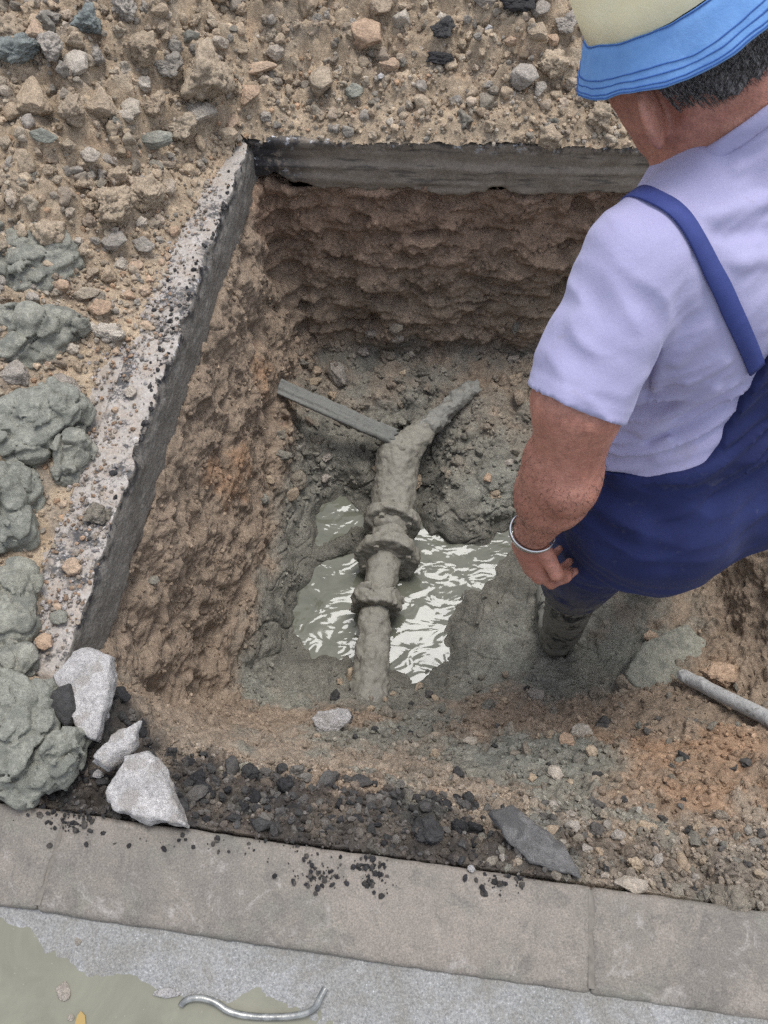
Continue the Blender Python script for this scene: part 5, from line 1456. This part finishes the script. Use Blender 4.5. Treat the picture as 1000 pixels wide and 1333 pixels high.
BZ = (['on the near bank beside the flat pale grey stone', 'on the near bank below the pool', 'on the near bank below the boot', 'on the near bank below the green clay slab', 'on the near bank below the grey conduit'], 420, 1000)
lz = lambda noun, z: (noun, *z)
scatter(115, HV, HN, HPX, HPY, farm, (16, 40), ['crumbly', 'crumbly', 'angular'], ['tan', 'tan', 'tan', 'grey', 'pale', 'damp'], 'clod', lz('clod', FARZ), 'clod', 'small clods of the far heap', .7)
scatter(120, HV, HN, HPX, HPY, leftm, (19, 50), ['crumbly', 'crumbly', 'angular'], ['tan', 'tan', 'tan', 'grey', 'pale', 'damp'], 'clod', lz('clod', LEFTZ), 'clod', 'small clods of the left heap', .7)
scatter(60, HV, HN, HPX, HPY, stripm, (9, 20), ['angular', 'angular', 'crumbly'], ['tan', 'pale', 'grey', 'orange'], 'pebble', lz('pebble', (['spilled on the slab strip beside the clay lumps', 'spilled towards the tarry slab edge'], 60, 260)), 'pebble', 'pebbles spilled at the slab edge')
pz = PV[:, 2]; pkd = PV[:, 1] - y_kerb(PV[:, 0])
bench = (pz > -.90) & (pz < -.62) & (PPY > 415) & (PPY < 660) & (PPX > 340) & (PPX < 760) & (PN[:, 2] > .25)
scatter(70, PV, PN, PPX, PPY, bench, (14, 34), ['crumbly', 'crumbly', 'angular'], ['damp', 'damp', 'grey', 'tan'], 'clod', lz('clod', WALLZ), 'clod', 'damp clods below the far wall', .6, 3, .15)
kerbm = (pkd > .01) & (pkd < .14) & (PPX > 215) & (PPX < 640) & (PPY > 980)
scatter(200, PV, PN, PPX, PPY, kerbm, (11, 28), ['crumbly', 'angular'], ['rub', 'black', 'rub'], 'bitumen_crumb', lz('bitumen crumb', KZ), 'bitumen crumb', 'bitumen crumbs along the kerb', .58, 3, .35, (.75, 1.0))
kerbr = (pkd > .008) & (pkd < .15) & (PPX >= 620)
scatter(140, PV, PN, PPX, PPY, kerbr, (11, 26), ['crumbly', 'angular'], ['rub', 'damp', 'grey', 'tan', 'damp'], 'crumb', lz('crumb', RZ), 'crumb', 'stony crumbs by the right kerb', .6, 3, .35)
bank = (pkd >= .14) & (PPY > 880) & (PPX > 420)
scatter(130, PV, PN, PPX, PPY, bank, (10, 24), ['crumbly', 'crumbly', 'angular'], ['damp', 'damp', 'tan', 'rub'], 'crumb', lz('crumb', BZ), 'crumb', 'crumbs on the near bank', .65, 3, .3)
cor = (PPX > 20) & (PPX < 190) & (PPY > 850) & (PPY < 1075) & (pz > -.12)
scatter(60, PV, PN, PPX, PPY, cor, (11, 28), ['crumbly', 'angular'], ['black', 'black', 'rub'], 'bitumen_crumb', lz('bitumen crumb', (['beside the lower-left clay lumps', 'around the concrete fragments'], 20, 190)), 'bitumen crumb', 'bitumen crumbs at the concrete fragments', .55, 3, .35)

# ---- finer crumbs nobody could count ---------------------------------------------
def crumbs(name, V, N, w_, n, smin_, smax_, colf, label=None, seed=1):
    rg = np.random.default_rng(seed); p = w_ / w_.sum(); i = rg.choice(len(V), n, p=p)
    bv, bf = ICO1; m = len(bv)
    r = smin_ + (smax_ - smin_) * rg.random(n) ** 2.6
    sc = r[:, None] * rg.uniform(.6, 1.15, (n, 3))
    a = rg.uniform(0, 6.28, n); ca, sa = np.cos(a), np.sin(a)
    B = np.repeat(bv[None], n, 0) * (1 + rg.normal(0, .16, (n, m, 1))) * sc[:, None, :]
    X = B[..., 0] * ca[:, None] - B[..., 1] * sa[:, None]; Y = B[..., 0] * sa[:, None] + B[..., 1] * ca[:, None]
    B = np.stack([X, Y, B[..., 2]], -1) + (V[i] + N[i] * r[:, None] * .25 + rg.normal(0, .002, (n, 3)))[:, None]
    Fs = (bf[None] + (np.arange(n) * m)[:, None, None]).reshape(-1, 3)
    me = mesh_np(name, B.reshape(-1, 3), Fs, None, False)
    vcol(me, 'soil', np.clip(np.repeat(colf(i, rg), m, 0), .01, .8)); vfloat(me, 'wet', np.zeros(n * m))
    me.materials.append(bpy.data.materials['earth'])
    o = link(name, me); tag(o, label, None, None, 'stuff'); return o
def rubble(name, V, N, w_, n, smin_, smax_, colf, label, seed, lift=.15, sub=2):
    rg = np.random.default_rng(seed); i = rg.choice(len(V), n, p=w_ / w_.sum()); ICO_ = {2: ICO2, 1: ICO_80}[sub]; m = len(ICO_[0])
    vars_ = [coords(clod_mesh(2000 + k * 7, 'crumbly' if k % 3 else 'angular', None, sub)) for k in range(12)]
    r = smin_ + (smax_ - smin_) * rg.random(n) ** 2.0
    B = np.empty((n, m, 3), np.float32)
    for k in range(n):
        e = Matrix.Rotation(rg.uniform(0, 6.28), 3, 'Z') @ Matrix.Rotation(rg.uniform(0, 6.28), 3, 'X')
        B[k] = (vars_[k % 12] * (r[k] * rg.uniform(.7, 1.15, 3))) @ np.array(e, np.float32).T + V[i[k]] + N[i[k]] * r[k] * lift
    Fs = (ICO_[1][None] + (np.arange(n) * m)[:, None, None]).reshape(-1, 3)
    me = mesh_np(name, B.reshape(-1, 3), Fs, None, sub == 2)
    vcol(me, 'soil', np.clip(np.repeat(colf(i, rg), m, 0), .01, .8)); vfloat(me, 'wet', np.zeros(n * m)); me.materials.append(bpy.data.materials['earth'])
    o = link(name, me); tag(o, label, None, None, 'stuff'); return o
def pal(cols):
    cols = np.array(cols)
    return lambda i, rg: cols[rg.integers(0, len(cols), len(i))] * rg.uniform(.75, 1.25, (len(i), 1))
inH = ((HPX > -60) & (HPX < 1060) & (HPY > -60)).astype(float); inH = np.maximum(inH, .30 * ((HPX > -350) & (HPX < 1300) & (HPY > -320)))
crumbs('loose_soil', HV, HN, inH * (hz > -.004) * (.4 + (hz < .12)), 8500, .0025, .0095, pal(TANS + [(.50, .38, .27), (.32, .275, .22), (.55, .47, .38), (.50, .33, .21)]), 'fine dry crumbs covering the spoil heap', 3)
rubble('loose_rubble', HV, HN, inH * (hz > .012), 750, .010, .024, pal(TANS + [(.36, .305, .24), (.48, .38, .285), (.35, .31, .26)]), 'small lumps filling the spoil heap', 8)
rubble('loose_rubble', HV, HN, inH * (hz > .010), 3000, .005, .015, pal(TANS + [(.36, .305, .24), (.48, .38, .285), (.35, .31, .26)]), 'broken soil pieces filling the spoil heap', 18, .25, 1)
inP = ((PPX > -40) & (PPX < 1040)).astype(float)
soilc = np.empty(len(PV) * 4, np.float32); bpy.data.objects['pit'].data.attributes['soil'].data.foreach_get('color', soilc); soilc = soilc.reshape(-1, 4)[:, :3]
own = lambda i, rg: soilc[i] * rg.uniform(.75, 1.35, (len(i), 1))
dryw = inP * (pz > WATER + .02) * np.clip(.25 + fbm(PV, .1, 3, 55), .02, 1) * (.35 + .65 * (PN[:, 2] > .3))
dryw *= 1 - .8 * ((PPX > 600) & (PPY > 700) & (PPY < 880))
crumbs('loose_soil', PV, PN, dryw, 7000, .002, .008, own, 'fine crumbs of the pit walls and floor', 4)
kw = inP * (pkd > .006) * (pkd < .17) * (PPY > 960)
crumbs('loose_grit', PV, PN, kw, 5000, .0018, .0070, lambda i, rg: soilc[i] * rg.uniform(.7, 1.6, (len(i), 1)) + rg.choice([0, 0, 0, .06], (len(i), 1)), 'fine bitumen and stone grit along the kerb', 5)
# grit on the slab strip and the dark spots on the kerb
def flat_crumbs(name, spots, n, mn, mx, cols, label, seed, zf=lambda p: .0):
    rg = np.random.default_rng(seed); P = []
    for k in range(n):
        px, py, sx, sy = spots[rg.integers(len(spots))]; p = at(px + rg.normal() * sx, py + rg.normal() * sy, .0)
        P.append(p)
    P = np.array(P, np.float32); ok = np.array([(d_left(p[0], p[1]) < -.004 or p[1] < .45) for p in P]); P = P[ok]
    return crumbs(name, P, np.tile([0, 0, 1.], (len(P), 1)).astype(np.float32), np.ones(len(P)), len(P), mn, mx, pal(cols), label, seed)
flat_crumbs('loose_grit', [(225,330,22,40),(205,400,18,40),(165,460,20,30),(130,560,22,60),(110,680,22,50),(80,790,20,40),(255,250,14,30)], 3200, .0012, .0060, [(.42, .38, .35), (.34, .28, .22), (.46, .42, .40), (.30, .25, .2), (.4, .27, .18)], 'fine pale grit on the bare slab strip', 6)
flat_crumbs('bitumen_grit', [(420,1140,14,12),(400,1130,20,14),(488,1150,14,12),(480,1130,10,10),(100,1075,16,8),(85,1060,24,7),(300,1100,90,6),(650,1150,30,10)], 520, .0012, .0058, [(.035, .033, .034), (.05, .046, .044), (.09, .08, .07)], 'dark bitumen grit spilled on the kerb', 7)
rubble('loose_rubble', PV, PN, inP * bench + 0.0 * pz, 330, .007, .020, own, 'small damp lumps at the foot of the far wall', 9)
rubble('loose_rubble', PV, PN, inP * ((pkd > .008) & (pkd < .42) & (PPY > 890) & (PPX > 400)), 1100, .005, .013, own, 'small lumps on the near bank', 10, .15, 1)
rg = np.random.default_rng(77); Pt = []; 
for k in range(620):
    u = rg.random() ** .8; sp = LLEN * (.06 + .92 * u); dd = -abs(rg.normal()) * .028 * (1 + .8 * math.sin(sp * 9)) - .004
    q2 = LA + LE * sp + LN * dd; Pt.append((q2[0], q2[1], .0))
Pt = np.array(Pt, np.float32)
rubble('tar_crumbs', Pt, np.tile(np.array([0, 0, 1], np.float32), (len(Pt), 1)), np.exp(-((Pt[:, 1] - 1.25) / .38) ** 2) + .08, 260, .002, .008, pal([(.045, .043, .045), (.06, .057, .057), (.10, .092, .085), (.25, .22, .19)]), 'black tar crumbs and grit on the edge of the sawn slab', 12, .2, 1)
